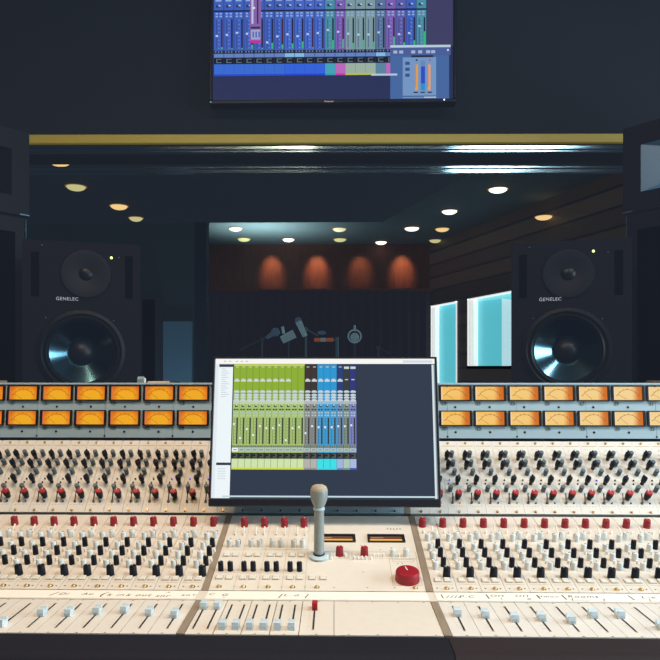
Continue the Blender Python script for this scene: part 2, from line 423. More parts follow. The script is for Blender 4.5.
for x, y, bl, lb, r in ((-1.098, 7.784, 'reflpale', 'pale lamp reflection modelled as a downlight at the left end of the teal ceiling patch, upper of two', .075),
    (-1.087, 8.436, 'refldim', 'dim greenish ghost reflection modelled as a downlight just below the left end lamp of the teal ceiling', .075),
    (-.551, 8.467, 'bulbhot', 'bright white downlight over the two left orange washes of the back wall', .07),
    (.06, 7.843, 'reflpale', 'pale lamp reflection modelled as a downlight in the middle of the teal ceiling, upper of a pair', .075),
    (.073, 8.48, 'refldim', 'dim greenish ghost reflection modelled as a downlight in the middle of the teal ceiling, lower of a pair', .075),
    (.582, 8.68, 'bulbhot', 'bright white downlight lowest of the diagonal row on the right', .07),
    (.867, 7.82, 'bulbhot', 'bright white downlight second lowest of the diagonal row on the right', .08),
    (1.146, 6.972, 'bulbhot', 'bright white downlight second highest of the diagonal row on the right', .075),
    (1.426, 6.12, 'bulbhot', 'largest bright white downlight, highest of the diagonal row on the right', .08),
    (1.212, 7.867, 'reflwarm', 'warm dim lamp reflection modelled as a downlight beside the plank wall, upper of the pair by the door', .075),
    (1.235, 8.571, 'refldim', 'dim greenish ghost reflection modelled as a downlight nearest the back corner above the cyan door', .07)):
    downlight(x*k, y*k, zl, bl, lb, r)
# control room lamp mirrored in the glass, then a reflection built as a lamp
downlight(2.246, -.59, ZC, 'reflamp', 'warm control room ceiling lamp mirrored in the window at the far right', .075)
wl = downlight(1.925, 6.47, 1.385+H, 'reflwarm', 'small warm lamp reflection modelled as a lamp on the plank wall above the right loudspeaker', .075)
part('bracket', MB().use(M['lampring']).box(-.02, .13, -.012, .012, .0005, .012), wl, (0, 0, 0), (0, 0, .3))  # added bracket; its lamp stands for a reflection in the glass

# ------------------------------------------------------------------ mic stands and microphones in the live room
MY = 5.5
def mic_stand(x, top, label, boom=None, m='stand', r=.007):
    t = thing('microphone_stand', label, 'microphone stand', (x, MY, 0), group='microphone stands in the live room')
    p = MB().use(M[m]).tube((0, 0, .02), (0, 0, top+H), r); part('pole', p, t)
    f = MB().use(M['standdk'])
    for a in (0.3, 2.4, 4.5): f.tube((0, 0, .10), (.26*math.cos(a), .26*math.sin(a), .008), .008)
    part('tripod', f, t)
    if boom:
        (x0, z0), (x1, z1) = boom
        part('boom_arm', MB().use(M[m]).tube((x0-x, 0, z0+H), (x1-x, 0, z1+H), r*.8), t)
        part('clutch', MB().use(M[m]).ball((0, 0, top+H), .016), t)
    return t
mic_stand(-.567, .215, 'leftmost dim boom stand with its arm slanting up to the right', ((-.74, .135), (-.46, .27)), 'standdk')
mic_stand(-.222, .300, 'tall pale stand with a short boom slanting down, second from left', ((-.265, .325), (-.125, .245)))
mic_stand(.024, .235, 'thick pale upright stand just right of the copper bar microphone', None, 'stand', .012)
mic_stand(.345, .150, 'low dark stand at the right with its arm slanting down', ((.345, .157), (.445, .10)), 'standdk', .005)
mic_stand(-.358, .20, 'faint dark stand under the tilted silver microphone', None, 'standdk', .005)
mic_stand(.161, .20, 'faint dark stand under the round shock mount', None, 'standdk', .005)
def mic(x, z, body, label, parts):
    t = thing('microphone', label, 'microphone', (x, MY-.04, z+H), group='microphones in the live room')
    for n, mb in parts: part(n, mb, t)
mic(-.458, .272, None, 'round steel blue microphone head at the left end of the group', [('grille', MB().use(M['micblue']).ball((0, 0, 0), .034)), ('body', MB().use(M['micblue']).tube((-.02, 0, -.012), (-.07, 0, -.045), .018, .014))])
mic(-.358, .240, None, 'chunky silver microphone tilted up to the right', [('body', MB().use(M['micsilver']).tube((-.05, 0, -.03), (.05, 0, .02), .030, .034, 14)), ('connector', MB().use(M['micsilver']).tube((-.035, 0, .02), (-.045, 0, .075), .011))])
mic(-.255, .30, None, 'silver stick microphone leaning on the tall stand', [('body', MB().use(M['micsilver']).tube((.03, 0, -.06), (-.022, 0, .055), .020, .026, 12)), ('grille', MB().use(M['micblue']).ball((-.024, 0, .062), .027))])
mic(-.065, .212, None, 'small copper bar microphone in the middle of the group', [('body', MB().use(M['copper']).tube((-.09, 0, 0), (.06, 0, 0), .014)), ('grille', MB().use(M['micsilver']).tube((-.04, -.005, 0), (.0, -.005, 0), .0155)), ('clip', MB().use(M['stand']).tube((.06, 0, 0), (.089, .02, .0), .008)), ('cap', MB().use(M['micblue']).ball((-.03, 0, .055), .026, sc=(1.3, 1, .6)))])
ringm = MB().use(M['micsilver'])
for i in range(20):
    a, c = 2*PI*i/20, 2*PI*(i+1)/20
    ringm.tube((.05*math.cos(a), 0, .05*math.sin(a)), (.05*math.cos(c), 0, .05*math.sin(c)), .007, n=6)
mic(.161, .240, None, 'round silver microphone in a ring shock mount, rightmost of the large ones', [('shock_mount', ringm), ('body', MB().use(M['micsilver']).ball((0, -.012, -.008), .034)), ('connector', MB().use(M['micsilver']).tube((0, 0, .04), (0, 0, .085), .008))])

# ------------------------------------------------------------------ near-field loudspeakers
def speaker_stand(x, y, z, label):
    t = thing('speaker_stand', label, 'speaker stand', (x, y, 0), group='stands behind the console')
    part('base_plate', MB().use(M['box']).bbox(-.16, .16, -.16, .16, 0, .02, .004), t)
    part('column', MB().use(M['box']).bbox(-.05, .05, -.05, .05, .02, z-.015, .006), t)
    part('top_plate', MB().use(M['box']).bbox(-.13, .13, -.05, .25, z-.015, z, .003), t)
BW, BH, BD = .324, .495, .30
def studio_monitor(cx, ztop, wo, tw, led, txt, label, flip):
    y0 = 2.0; zb = ztop-BH
    t = thing('studio_loudspeaker', label, 'loudspeaker', (cx, y0, zb+H), (0, 0, math.radians(20 if flip > 0 else -18.5)))
    def L(x, z): return (x-cx, z-zb)
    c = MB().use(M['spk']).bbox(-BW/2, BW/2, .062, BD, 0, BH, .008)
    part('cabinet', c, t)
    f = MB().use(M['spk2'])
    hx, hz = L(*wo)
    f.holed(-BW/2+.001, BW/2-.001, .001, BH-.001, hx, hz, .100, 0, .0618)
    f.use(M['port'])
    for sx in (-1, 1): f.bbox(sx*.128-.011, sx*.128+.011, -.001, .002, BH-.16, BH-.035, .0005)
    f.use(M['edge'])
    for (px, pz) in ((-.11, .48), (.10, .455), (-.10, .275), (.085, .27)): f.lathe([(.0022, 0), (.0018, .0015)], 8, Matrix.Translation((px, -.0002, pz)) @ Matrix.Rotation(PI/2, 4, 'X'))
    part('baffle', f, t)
    R = Matrix.Rotation(PI/2, 4, 'X')              # lathe axis -> -y (towards the viewer)
    x, z = L(*wo)
    wf = MB().use(M['ring']).lathe([(.122, 0), (.120, .006), (.110, .008), (.105, .004), (.103, .004), (.097, .011), (.090, .005), (.0885, .001)], 48, R, False, False)
    w0 = part('woofer_surround', wf, t, (x, -.0008, z))
    cn = MB().use(M['cone']).lathe([(.0885, .001), (.07, -.0117), (.05, -.0255), (.034, -.0365)], 48, R, False, False)
    part('woofer_cone', cn, w0, (0, 0, 0))
    dc = MB().use(M['dcw']).lathe([(.034, -.038), (.030, -.029), (.02, -.021), (.010, -.0175), (.001, -.0165)], 32, R, False, True)
    part('dust_cap', dc, w0)
    # the recess behind the cone stays dark
    x, z = L(*tw)
    dw = MB().use(M['dcw']).lathe([(.070, .0003), (.068, .0040), (.06, .0042), (.045, .0030), (.030, .0016), (.020, .0006)], 40, R, False, False)
    d0 = part('tweeter_waveguide', dw, t, (x, -.0014, z))
    td = MB().use(M['ring']).lathe([(.020, .0006), (.015, .0045), (.009, .0070), (.001, .0080)], 24, R, False, True)
    part('tweeter_dome', td, d0)
    x, z = L(*txt)
    tm = MB().use(M['badge']).addmesh(text_mesh('GENELEC', .0135, 0, 1.1), R)
    part('nameplate', tm, t, (x, -.0066, z), smooth=False, label='small white lettered nameplate')
    x, z = L(*led)
    part('power_light', MB().use(M['led']).lathe([(.004, 0), (.003, .002)], 10, R), t, (x, -.0006, z), label='lit green-white power light')
    return t
# cut for cone depth: the baffle is a slab, so cones are set into a shallow rim standing proud of it
studio_monitor(-.7225, .360, (-.725, .043), (-.714, .268), (-.644, .318), (-.765, .194), 'black two-way loudspeaker behind the console on the left, with bright cone highlight', 1)
studio_monitor(.669, .360, (.661, .048), (.664, .265), (.731, .325), (.616, .193), 'black two-way loudspeaker behind the console on the right, beside the cyan window', -1)
speaker_stand(-.7225, 2.06, .360-BH+H, 'dark column stand carrying the left two-way loudspeaker')
speaker_stand(.669, 2.06, .360-BH+H, 'dark column stand carrying the right two-way loudspeaker')

# ------------------------------------------------------------------ main monitors at the frame's sides: horn box on a bass cabinet
def main_monitor(s, xi, yi):
    # local: x along the face from the inner far edge to the outer near edge, -y out of the face
    d = Vector((.60*s, -.80, 0)); a = math.atan2(d.y, d.x)
    side = 'left' if s < 0 else 'right'
    W, D = .56, .36
    nrm = 1 if s > 0 else -1                 # +1: face looks to local -y
    def fx(x0, x1, y0, y1): return (x0, x1, min(y0*nrm, y1*nrm), max(y0*nrm, y1*nrm))
    t = thing('bass_cabinet', f'tall dark bass cabinet under the horn speaker at the {side} edge', 'speaker cabinet', (xi, yi, 0), (0, 0, a))
    part('cabinet', MB().use(M['box']).bbox(*fx(.012, W, .0, D), 0, .4945+H, .006), t)
    part('edge_highlight', MB().use(M['edge']).box(*fx(.0115, .0125, -.0012, .0), .55, .487+H), t, smooth=False)  # pale strip painting the light along the cabinet edge
    gr = MB().use(M['port']).bbox(*fx(.05, W-.04, -.004, .001), .2, .44+H, .002)
    part('grille', gr, t)
    t = thing('horn_loudspeaker', f'dark horn loudspeaker on the bass cabinet at the {side} edge of the view', 'loudspeaker', (xi, yi, .4985+H), (0, 0, a)); t.scale = (1.095,)*3
    m0, m1, z0, z1 = .055, .50, .055, .192; t0, t1, u0, u1 = .23, .32, .105, .145; dp = .11
    hh = .252
    c = MB().use(M['box'])
    c.box(*fx(0, m0, 0, D), 0, hh); c.box(*fx(m1, W, 0, D), 0, hh); c.box(*fx(m0, m1, 0, D), 0, z0); c.box(*fx(m0, m1, 0, D), z1, hh); c.box(*fx(m0, m1, dp+.01, D), z0, z1)
    part('cabinet', c, t, smooth=False)
    h = MB().use(M['horn' if s > 0 else 'horn_shaded'])
    N = 8
    def rg(k):
        q = (k/N); e = q**.6
        return [(m0+(t0-m0)*e, z0+(u0-z0)*e), (m1+(t1-m1)*e, z0+(u0-z0)*e), (m1+(t1-m1)*e, z1+(u1-z1)*e), (m0+(t0-m0)*e, z1+(u1-z1)*e)], (dp*q+.0005)*nrm
    vs = []; fs = []
    for k in range(N+1):
        ps, y = rg(k); vs += [(px, y, pz) for px, pz in ps]
    for k in range(N):
        for i in range(4):
            j = (i+1) % 4; q = (k*4+i, k*4+j, k*4+4+j, k*4+4+i); fs.append(q if nrm > 0 else q[::-1])
    h.add(vs, fs); h.use(M['port']).add(vs[-4:], [(0, 1, 2, 3) if nrm > 0 else (3, 2, 1, 0)])
    part('horn', h, t, label='flared horn with blue light in its colour' if s > 0 else None)
    part('edge_highlight', MB().use(M['edge']).box(*fx(.0, .03, -.0015, 0), .0005, .004), t, smooth=False)  # pale strip painting the glint on the lower edge
main_monitor(1, .941, 2.3)
main_monitor(-1, -1.010, 2.3)

# ------------------------------------------------------------------ screens
def strip_ui(mb, X, Y, eps, u0, u1, cols, spec):
    pass
class Screen:                                # u to the right, v downwards, 0..1
    def __init__(s, w, h): s.w, s.h, s.b, s.z = w, h, MB().use(M['screen']), 0
    def q(s, u0, v0, u1, v1, col, layer):
        s.b.quad((u0-.5)*s.w, (u1-.5)*s.w, (.5-v1)*s.h, (.5-v0)*s.h, layer*.00012, col)
# --- television over the window
TW, TH = .885, .525
tv = thing('television', 'wall television high above the window showing a blue audio mixer', 'television', (-.0055, 2.50, .942+H), (math.radians(0), 0, 0))
f = MB().use(M['tvframe'])
f.bbox(-TW/2, TW/2, 0, .05, 0, .0145, .003); f.bbox(-TW/2, TW/2, 0, .05, TH-.012, TH, .003)
f.bbox(-TW/2, -TW/2+.0115, 0, .05, .0146, TH-.0121, .003); f.bbox(TW/2-.0115, TW/2, 0, .05, .0146, TH-.0121, .003)
f.box(-TW/2+.0115, TW/2-.0115, .012, .05, .0145, TH-.012)
part('bezel', f, tv)
part('wall_bracket', MB().use(M['body']).box(-.15, .15, .0502, .082, .12, .40), tv, smooth=False)
sw, sh = TW-.023, TH-.0265
S = Screen(sw, sh); S.b.use(M['tvscreen'])
def tu(px): return (px-211.7)/(454-211.7)
def tvv(py): return 1-(98.3-py)/(sh/2.48*700)
S.q(0, 0, 1, 1, (42, 52, 92), 0)
S.q(tu(428), 0, 1, tvv(44), (66, 66, 106), 1)
cl = {'b': ((66, 100, 196), (58, 112, 222)), 'B': ((72, 108, 208), (52, 104, 232)), 't': ((76, 148, 170), (70, 170, 196)), 'p': ((128, 98, 186), (196, 110, 196)), 'g': ((128, 160, 166), (164, 186, 170)), 'T': ((92, 120, 158), (94, 140, 166)), 'v': ((96, 96, 176), (120, 110, 200))}
seq = 'bbbbbbbBBBBtpgggTpvbt'
p0 = 213.0; pit = 10.22
for i, ch in enumerate(seq):
    a, bcol = cl[ch]; x0 = p0+i*pit; x1 = x0+pit-.5
    def Q(xa, ya, xb, yb, c, l): S.q(tu(xa), max(0, tvv(ya)), tu(xb), tvv(yb), c, l)
    Q(x0, -60, x1, 47, a, 1)
    last = ch == 't' and i > 15
    Q(x0, 6, x1, 7.6, (28, 34, 60), 2)
    for r in (8.6, 11.4):
        for k in range(2): Q(x0+1.6+k*4, r, x0+4.0+k*4, r+1.6, (150, 180, 226), 3)
    Q(x0+2, .6, x0+6, 3.2, (46, 60, 110), 3); Q(x0+4.5, .6, x0+6.6, 2, (190, 205, 235), 4)
    for yy in range(-50, 0, 9): Q(x0+1.5, yy, x0+7.5, yy+2, (150, 180, 226), 3)
    Q(x0+2.4, 16, x0+3.0, 45, (50, 66, 130), 3)
    for yy in range(16, 45, 4): Q(x0+4.4, yy, x0+5.4, yy+.8, (140, 170, 222), 3)
    Q(x0+7.2, 15, x0+8.7, 45.4, (38, 36, 56) if i % 3 else (70, 34, 48), 3)
    gh = [2, 1, 1, 4, 1, 6, 4, 5, 7, 1, 0, 8, 9, 5, 8, 6, 0, 11, 5, 7, 16][i]
    if gh: Q(x0+7.2, 45.4-gh, x0+8.8, 45.4, (60, 190, 120), 4)
    ky = [31, 30, 28, 29, 0, 38, 32, 30, 32, 30, 29, 26, 28, 30, 31, 31, 29, 23, 31, 30, 23][i]
    if ky: Q(x0+1.7, ky, x0+4.0, ky+2, (196, 216, 244), 5)
    Q(x0, 47, x1, 49.6, (30, 36, 58), 2)
    for k in range(3): Q(x0+1+k*3, 47.6, x0+2.4+k*3, 49, (120, 140, 170), 3)
    Q(x0, 50.2, x1, 54, (104, 138, 204) if i not in (7, 8, 16) else (140, 196, 240), 2)
    Q(x0, 54.6, x1, 60.4, (22, 28, 46), 2); Q(x0+2.2, 55.4, x0+7.6, 59.6, (90, 112, 128), 3); Q(x0+3.4, 56.2, x0+8.2, 58.6, (24, 28, 42), 4)
    Q(x0, 60.8, x0+pit-.15, 71, bcol, 2)
    Q(x0, 71, x0+pit, 72.8, {'b': (40, 78, 214), 'B': (34, 70, 220), 't': (58, 160, 186), 'p': (206, 60, 176), 'g': (196, 200, 80), 'T': (94, 140, 166), 'v': (60, 60, 210)}[ch], 3)
Q(249.4, -60, 260.8, 37, (140, 104, 176), 6); Q(251, -50, 253, 20, (196, 206, 240), 7); Q(250, 23, 260, 25, (60, 50, 70), 7); Q(250.5, 26, 260, 36, (166, 176, 220), 7); Q(249.4, 37, 260.8, 39.4, (214, 44, 170), 8)
for k in range(3): Q(252+k*3, 28, 253.6+k*3, 34, (90, 110, 190), 8)
Q(256.6, -40, 258, 20, (60, 44, 80), 8); Q(252.4, 3, 254.6, 5, (236, 240, 250), 9)
Q(391, 43.2, 451.5, 45.6, (196, 216, 230), 9); Q(391, 45.6, 451.5, 53.5, (78, 98, 158), 9); Q(391, 53.5, 450, 97.4, (72, 108, 168), 9)
for xa in (394, 400, 412, 419, 427, 432): Q(xa, 48.6, xa+4, 51.6, (170, 190, 224), 10)
Q(448, 47.6, 449.6, 49.4, (240, 244, 250), 10)
Q(403.5, 55.6, 437, 96.6, (122, 158, 204), 10); Q(412, 53.6, 434, 55.6, (36, 44, 70), 11)
for yy in (60, 66, 72): Q(406, yy, 410.5, yy+3.2, (60, 84, 146), 11)
Q(416.6, 57.6, 418.4, 59.2, (30, 40, 60), 11); Q(430, 57.6, 431.4, 59.2, (180, 50, 70), 11)
Q(415.8, 63, 418.8, 89, (232, 166, 84), 11); Q(421.6, 59, 426, 89, (110, 140, 200), 11); Q(421.8, 65, 425.8, 82, (44, 82, 206), 12); Q(421.8, 82, 425.8, 89, (40, 150, 220), 12); Q(428.6, 63, 431.4, 89, (236, 172, 96), 11)
Q(415.8, 63, 416.6, 86, (220, 110, 160), 12); Q(428.6, 63, 429.2, 86, (220, 110, 160), 12)
for xa in (414.4, 421.4, 428.4): Q(xa, 90.4, xa+4.4, 91.6, (26, 34, 60), 11)
Q(403.5, 94.4, 437, 95.4, (60, 84, 140), 12); Q(425, 95.4, 437, 96.6, (196, 214, 234), 12)
Q(372, 71.8, 398, 73.8, (190, 210, 230), 12)
part('screen', S.b, tv, (0, .0118, .0145+sh/2), (PI/2, 0, 0), smooth=False, label='lit screen of blue and purple mixer channels')
part('nameplate', MB().use(mat('brand_bronze', (190, 170, 150), .5, emit=(176, 156, 138), estr=.9)).addmesh(text_mesh('Panasonic', .0085)), tv, (-.012, -.0008, .0062), (PI/2, 0, 0), smooth=False, label='tiny pale lettered nameplate')
part('power_light', MB().use(M['ledw']).lathe([(.0032, 0), (.0025, .002)], 10, Matrix.Rotation(PI/2, 4, 'X')), tv, (TW/2-.045, -.0005, .009), label='white power light')
part('sensor', MB().use(M['edge']).lathe([(.004, 0), (.003, .001)], 12, Matrix.Rotation(PI/2, 4, 'X')), tv, (-TW/2+.006, -.0005, .008))

# --- desk monitor leaning over the console
mw = .456; by, bz, ty, tz = 1.372, -.2745+H, 1.43, .020+H
mh = math.hypot(ty-by, tz-bz); tilt = math.atan2(tz-bz, ty-by)
dm = thing('computer_monitor', 'black desk monitor over the console centre showing green and blue mixer channels', 'monitor', (-.019, by, bz), (tilt, 0, 0))
f = MB().use(M['frame'])                      # local: x right, y up along the screen, z towards the viewer
bt = .0165; sd = .0048; tp = .0035
f.bbox(-mw/2, mw/2, 0, bt, -.03, .004, .002); f.bbox(-mw/2, mw/2, mh-tp, mh, -.03, .004, .001)
f.bbox(-mw/2, -mw/2+sd, bt, mh-tp, -.03, .004, .001); f.bbox(mw/2-sd, mw/2, bt, mh-tp, -.03, .004, .001)
f.box(-mw/2+sd, mw/2-sd, bt, mh-tp, -.03, -.001)
part('frame', f, dm)
part('mounting_arm', MB().use(M['body']).bbox(-.05, .05, .06, .16, -.045, -.0302, .003).tube((0, .11, -.045), (0, .06, -.105), .018), dm)
sw, sh = mw-2*sd, mh-bt-tp
S = Screen(sw, sh)
def mv(py): return (py-358.9)/(499.2-358.9)
def mu(px): return (px-215.7)/219.9
def Q(xa, ya, xb, yb, c, l): S.q(mu(xa), mv(ya), mu(xb), mv(yb), c, l)
S.q(0, 0, 1, 1, (45, 56, 73), 0)
S.q(0, 0, 1, mv(364.2), (246, 246, 242), 1)
for xa in (224, 229, 236, 241, 246): Q(xa, 361, xa+2.6, 362, (190, 192, 192), 2)
Q(404, 360.6, 433, 363, (206, 220, 228), 2)
Q(215.7, 364.2, 219, 499.2, (226, 234, 238), 1); Q(219, 364.4, 233.6, 499.2, (236, 245, 248), 2); Q(219.6, 364.6, 233.8, 367.4, (48, 58, 74), 3); Q(219.6, 464.4, 234.4, 467, (50, 60, 76), 3)
for k in range(14): Q(222, 369+k*2.2, 222+4+(k*7 % 5), 369.9+k*2.2, (206, 216, 222), 3)
for k in range(5): Q(221, 470+k*2.4, 229, 471+k*2.4, (212, 222, 228), 3)
S.q(.986, mv(365), .995, 1, (214, 226, 230), 3); S.q(.05, .982, 1, .993, (196, 218, 226), 3); S.q(.995, mv(365), 1, 1, (120, 140, 150), 3)
p0, pit = 234.6, 6.45
C = {'g': ((140, 174, 52), (168, 196, 116), (206, 226, 172), (206, 214, 66)), 'k': ((58, 50, 50), (138, 142, 140), (178, 178, 172), (150, 146, 140)), 'c': ((40, 150, 208), (66, 160, 214), (60, 222, 230), (60, 214, 226)), 'n': ((40, 60, 120), (108, 140, 176), (160, 180, 220), (110, 130, 190)), 'd': ((48, 58, 58), (124, 146, 136), (170, 200, 180), (120, 150, 140)), 'u': ((46, 52, 120), (122, 132, 196), (166, 186, 222), (70, 80, 190))}
kn = [425, 439, 430, 436, 427, 429, 429, 426, 441, 429, 428, 434, 427, 428, 428, 428, 427, 427, 426]
for i, ch in enumerate('g'*11+'kk'+'ccc'+'ndu'):
    a, m2, lo, ln = C[ch]; x0 = p0+i*pit; x1 = x0+pit
    Q(x0, 364.6, x1, 402, a, 1); Q(x1-.5, 364.6, x1, 402, tuple(int(v*.82) for v in a), 2)
    if ch == 'g': Q(x0, 364.6, x1, 366.2, (214, 216, 70), 3)
    Q(x0+2, 367, x0+4.8, 367.8, (200, 210, 190), 3)
    wy = 380 if i < 9 or i > 10 else 379
    if ch in 'gkcn' and i not in (9, 10):
        Q(x0+.8, wy+.6, x1-.6, wy+2.6, (206, 212, 212), 3); Q(x0+1.8, wy-.4, x1-2, wy+.6, (206, 212, 212), 3)
    elif ch in 'du': Q(x0+.8, 367, x1-.6, 369.4, (206, 216, 214), 4); Q(x0+1.6, wy, x1-1.6, wy+1, (190, 200, 205), 3)
    for yy in (391.6, 395, 397.6, 400.4): Q(x0+.7, yy+.6, x1-.5, yy+2.3, (198, 212, 216), 3); Q(x0+1.6, yy, x1-1.6, yy+.6, (198, 212, 216), 3)
    Q(x0, 402, x1, 405.6, tuple(min(255, int(v*.5+110)) for v in m2), 2)
    Q(x0, 405.6, x1, 461, m2, 1); Q(x1-.4, 402, x1, 461, tuple(int(v*.8) for v in m2), 2)
    Q(x0+2, 406.4, x0+4.6, 408.8, (70, 80, 70), 3); Q(x0+3, 406.2, x0+4.2, 407.4, (214, 222, 210), 4)
    for yy in (410.4,): Q(x0+.8, yy, x0+2.8, yy+1.6, (60, 70, 60), 3); Q(x0+3.4, yy, x0+5.4, yy+1.6, (60, 70, 60), 3)
    for yy in (413.6, 416.4): Q(x0+.9, yy, x0+2.7, yy+1.4, (176, 196, 190), 3); Q(x0+3.5, yy, x0+5.3, yy+1.4, (176, 196, 190), 3)
    Q(x0+1.1, 419.6, x0+1.6, 446, tuple(int(v*.55) for v in m2), 3)
    for yy in range(420, 446, 3): Q(x0+2.3, yy, x0+3.1, yy+.8, tuple(int(v*.7) for v in m2), 3)
    Q(x0+4.0, 419.4, x0+5.3, 446, (44, 48, 46), 3); Q(x0+3.5, 419.4, x0+3.9, 446, (110, 104, 94), 3)
    Q(x0+.5, kn[i], x0+2.3, kn[i]+2, (228, 238, 240), 5)
    Q(x0, 447.4, x1-.5, 449, (70, 84, 60), 3)
    for k in range(3): Q(x0+.8+k*1.9, 447.8, x0+1.8+k*1.9, 448.6, (166, 180, 160), 4)
    Q(x0, 450, x1-.5, 453.4, (178, 196, 190) if i else (248, 248, 248), 3); Q(x0+1.2, 451.2, x1-1.6, 452.2, (120, 140, 140), 4)
    Q(x0, 454.6, x1, 460.4, (38, 42, 44), 3); Q(x0+1.6, 455.6, x1-1, 459.4, (84, 92, 80), 4); Q(x0+1.6, 456.2, x1-2.4, 458.2, (24, 26, 30), 5)
    Q(x0, 460.8, x1-.3, 469.4, lo, 3); Q(x0, 469.4, x1, 471.2, ln, 4)
part('screen', S.b, dm, (0, bt+sh/2, .0005), (0, 0, 0), smooth=False, label='lit screen of green, blue and purple mixer channels')

# ------------------------------------------------------------------ the mixing console
F0 = (.961, -.368); F1 = (1.101, -.368); K0 = (1.147, -.367); K1 = (1.420, -.30205)
U0 = (1.449, -.303); U1 = (1.589, -.168); M0 = (1.6165, -.164); M1 = (1.6285, -.0415)
con = thing('mixing_console', 'large analogue mixing console with cream panels, amber meters and rows of knobs', 'mixing console', (0, 1.2, 0))
OX = Vector((0, 1.2, 0))
def frame(P, Q): return math.atan2(Q[1]-P[1], Q[0]-P[0]), math.hypot(Q[0]-P[0], Q[1]-P[1])
def cpart(name, me, x, P, Q, s=0., label=None):
    a, L = frame(P, Q)
    o = link(name, me, con, Vector((x, P[0]+math.cos(a)*s, P[1]+math.sin(a)*s+H))-OX, (a, 0, 0))
    return tag(o, label)
XL, XR = -.8516, .7965
PT = .0396
# body
def off(p, d): return (p[0], p[1]-d+H)
bd = MB().use(M['body'])
prof = [(F0[0]+.002, F0[1]-.014+H), off(F1, .014), off(K0, .014), (K1[0]+.004, K1[1]-.013+H), (U0[0]+.008, U0[1]-.008+H), (U1[0]+.010, U1[1]-.008+H), (1.70, -.175+H), (1.82, -.175+H), (1.82, .45), (1.60, .45), (1.05, .62), (F0[0]+.002, .70)]
bd.prism([(y-OX.y, z) for y, z in prof[::-1]], XL-.01, XR+.01)
part('body', bd, con, smooth=False)
for sx in (XL+.08, -.03, XR-.08):
    part('pedestal', MB().use(M['body']).bbox(sx-.05, sx+.05, -.1, .55, 0, .60, .006), con, smooth=False)
gp = MB().use(M['gap']).box(XL, XR, K1[0]-OX.y+.003, U0[0]-OX.y+.004, -.3125+H, -.3075+H)
gp.use(M['bluegrey'])
part('step_strip', gp, con, smooth=False)  # dark strip standing for the shadow line at the step
ar = MB().use(M['armrest'])
def armrest(x0, x1, m):
    n = 10; yc0, yc1 = .885, .9606; pr = []
    for i in range(n+1):
        a = PI/2*i/n; pr.append((yc0+.03-.03*math.sin(PI/2-a)*1.0-OX.y, -.410+.04*math.sin(a)+H))
    pr += [(yc1-OX.y, -.3695+H), (yc1-OX.y, .68), (yc0-OX.y, .68)]
    return MB().use(M[m]).prism(pr[::-1], x0, x1)
part('armrest', armrest(XL-.01, .1545, 'armrest'), con)
part('armrest', armrest(.1565, XR+.01, 'armrest_r'), con, label='brownish right length of the padded armrest')
# end cheeks
chk = [(F0[0]-.01, .66), (F0[0]-.01, F0[1]+.004+H), (F1[0], F1[1]+.006+H), (K0[0], K0[1]+.006+H), (K1[0], K1[1]+.010+H), (U0[0], U0[1]+.01+H), (M0[0]-.005, M0[1]+.012+H), (M1[0], M1[1]+.006+H), (1.83, M1[1]+.006+H), (1.83, .42), (1.60, .42), (1.05, .60)]
for x0, x1 in ((XL-.032, XL-.011), (XR+.011, XR+.032)):
    part('side_cheek', MB().use(M['wood']).prism([(y-OX.y, z) for y, z in chk[::-1]], x0, x1), con, smooth=False, label='wooden end cheek')
# wooden dividers between channel banks and master section
for dx in (-.2125, .1565):
    for (P, Q) in ((F0, F1), (K0, K1)):
        a, L = frame(P, Q)
        me = MB().use(M['wood']).box(-.0054, .0054, 0, L, -.012, .0006).mesh('wood_divider', False)
        cpart('wood_divider', me, dx, P, Q, label='narrow wooden divider strip')
a, LU = frame(U0, U1)
cpart('wood_divider', MB().use(M['wood']).box(-.0054, .0054, 0, LU, -.01, .0006).mesh('wood_divider', False), .1525, U0, U1, label='narrow wooden divider strip')

# ---- shared knob meshes (local z = out of the panel)
def kn_mesh(name, r, h, m, tick=None, taper=.93, base=None):
    k = MB().use(M[m])
    pr = [(r*1.02, 0), (r, h*.1), (r*taper, h*.93), (r*taper*.86, h)]
    if base: pr = [(r*base, 0), (r*base*.98, h*.14), (r, h*.16)]+pr[2:]
    k.lathe(pr, 16)
    if tick:
        k.use(M[tick]); k.box(-.0006, .0006, r*.2, r*taper*.9, h-.0002, h+.0004); k.box(-.0006, .0006, r*.90, r*1.03, h*.35, h*.98)
    return k.mesh(name)
ME = {}
ME['white'] = kn_mesh('white_knob', .0052, .0145, 'white', 'legend_dk', .94)
ME['black'] = kn_mesh('black_knob', .0049, .0165, 'black', 'white', .95)
ME['big'] = kn_mesh('large_black_knob', .0066, .0175, 'black', 'white', .93)
ME['redk'] = kn_mesh('red_knob', .0070, .0165, 'red', 'legend_lt', .93)
ME['grey'] = kn_mesh('grey_knob', .0047, .0160, 'grey', None, 1.04)
k = MB().use(M['black']).lathe([(.0038, 0), (.0041, .009), (.0055, .011), (.0057, .0215), (.0052, .023)], 14)
k.use(M['grey']).box(-.0007, .0007, .001, .005, .023, .0235); k.use(M['black']).bbox(-.0016, .0016, -.0056, .0056, .0225, .0262, .0005)
ME['ublack'] = k.mesh('equalizer_knob')
k = MB().use(M['black']).lathe([(.0048, 0), (.0062, .008), (.0070, .011), (.0069, .0205)], 16)
k.use(M['redcap']).lathe([(.0069, .0205), (.0068, .0225), (.0058, .0238)], 16, None, False, True)
k.use(M['legend_lt']).box(-.0006, .0006, .002, .0058, .0238, .0241)
ME['ured'] = k.mesh('level_knob')
k = MB().use(M['chrome']).lathe([(.0028, 0), (.0028, .003), (.0014, .0035)], 10); k.use(M['black']).tube((0, 0, .003), (.0008, .0165, .0125), .0009, .0012, 8)
ME['lever'] = k.mesh('lever_switch')
ME['peak'] = MB().use(M['gap']).lathe([(.0027, 0), (.0027, .0008), (.0018, .0014)], 12).mesh('peak_light')
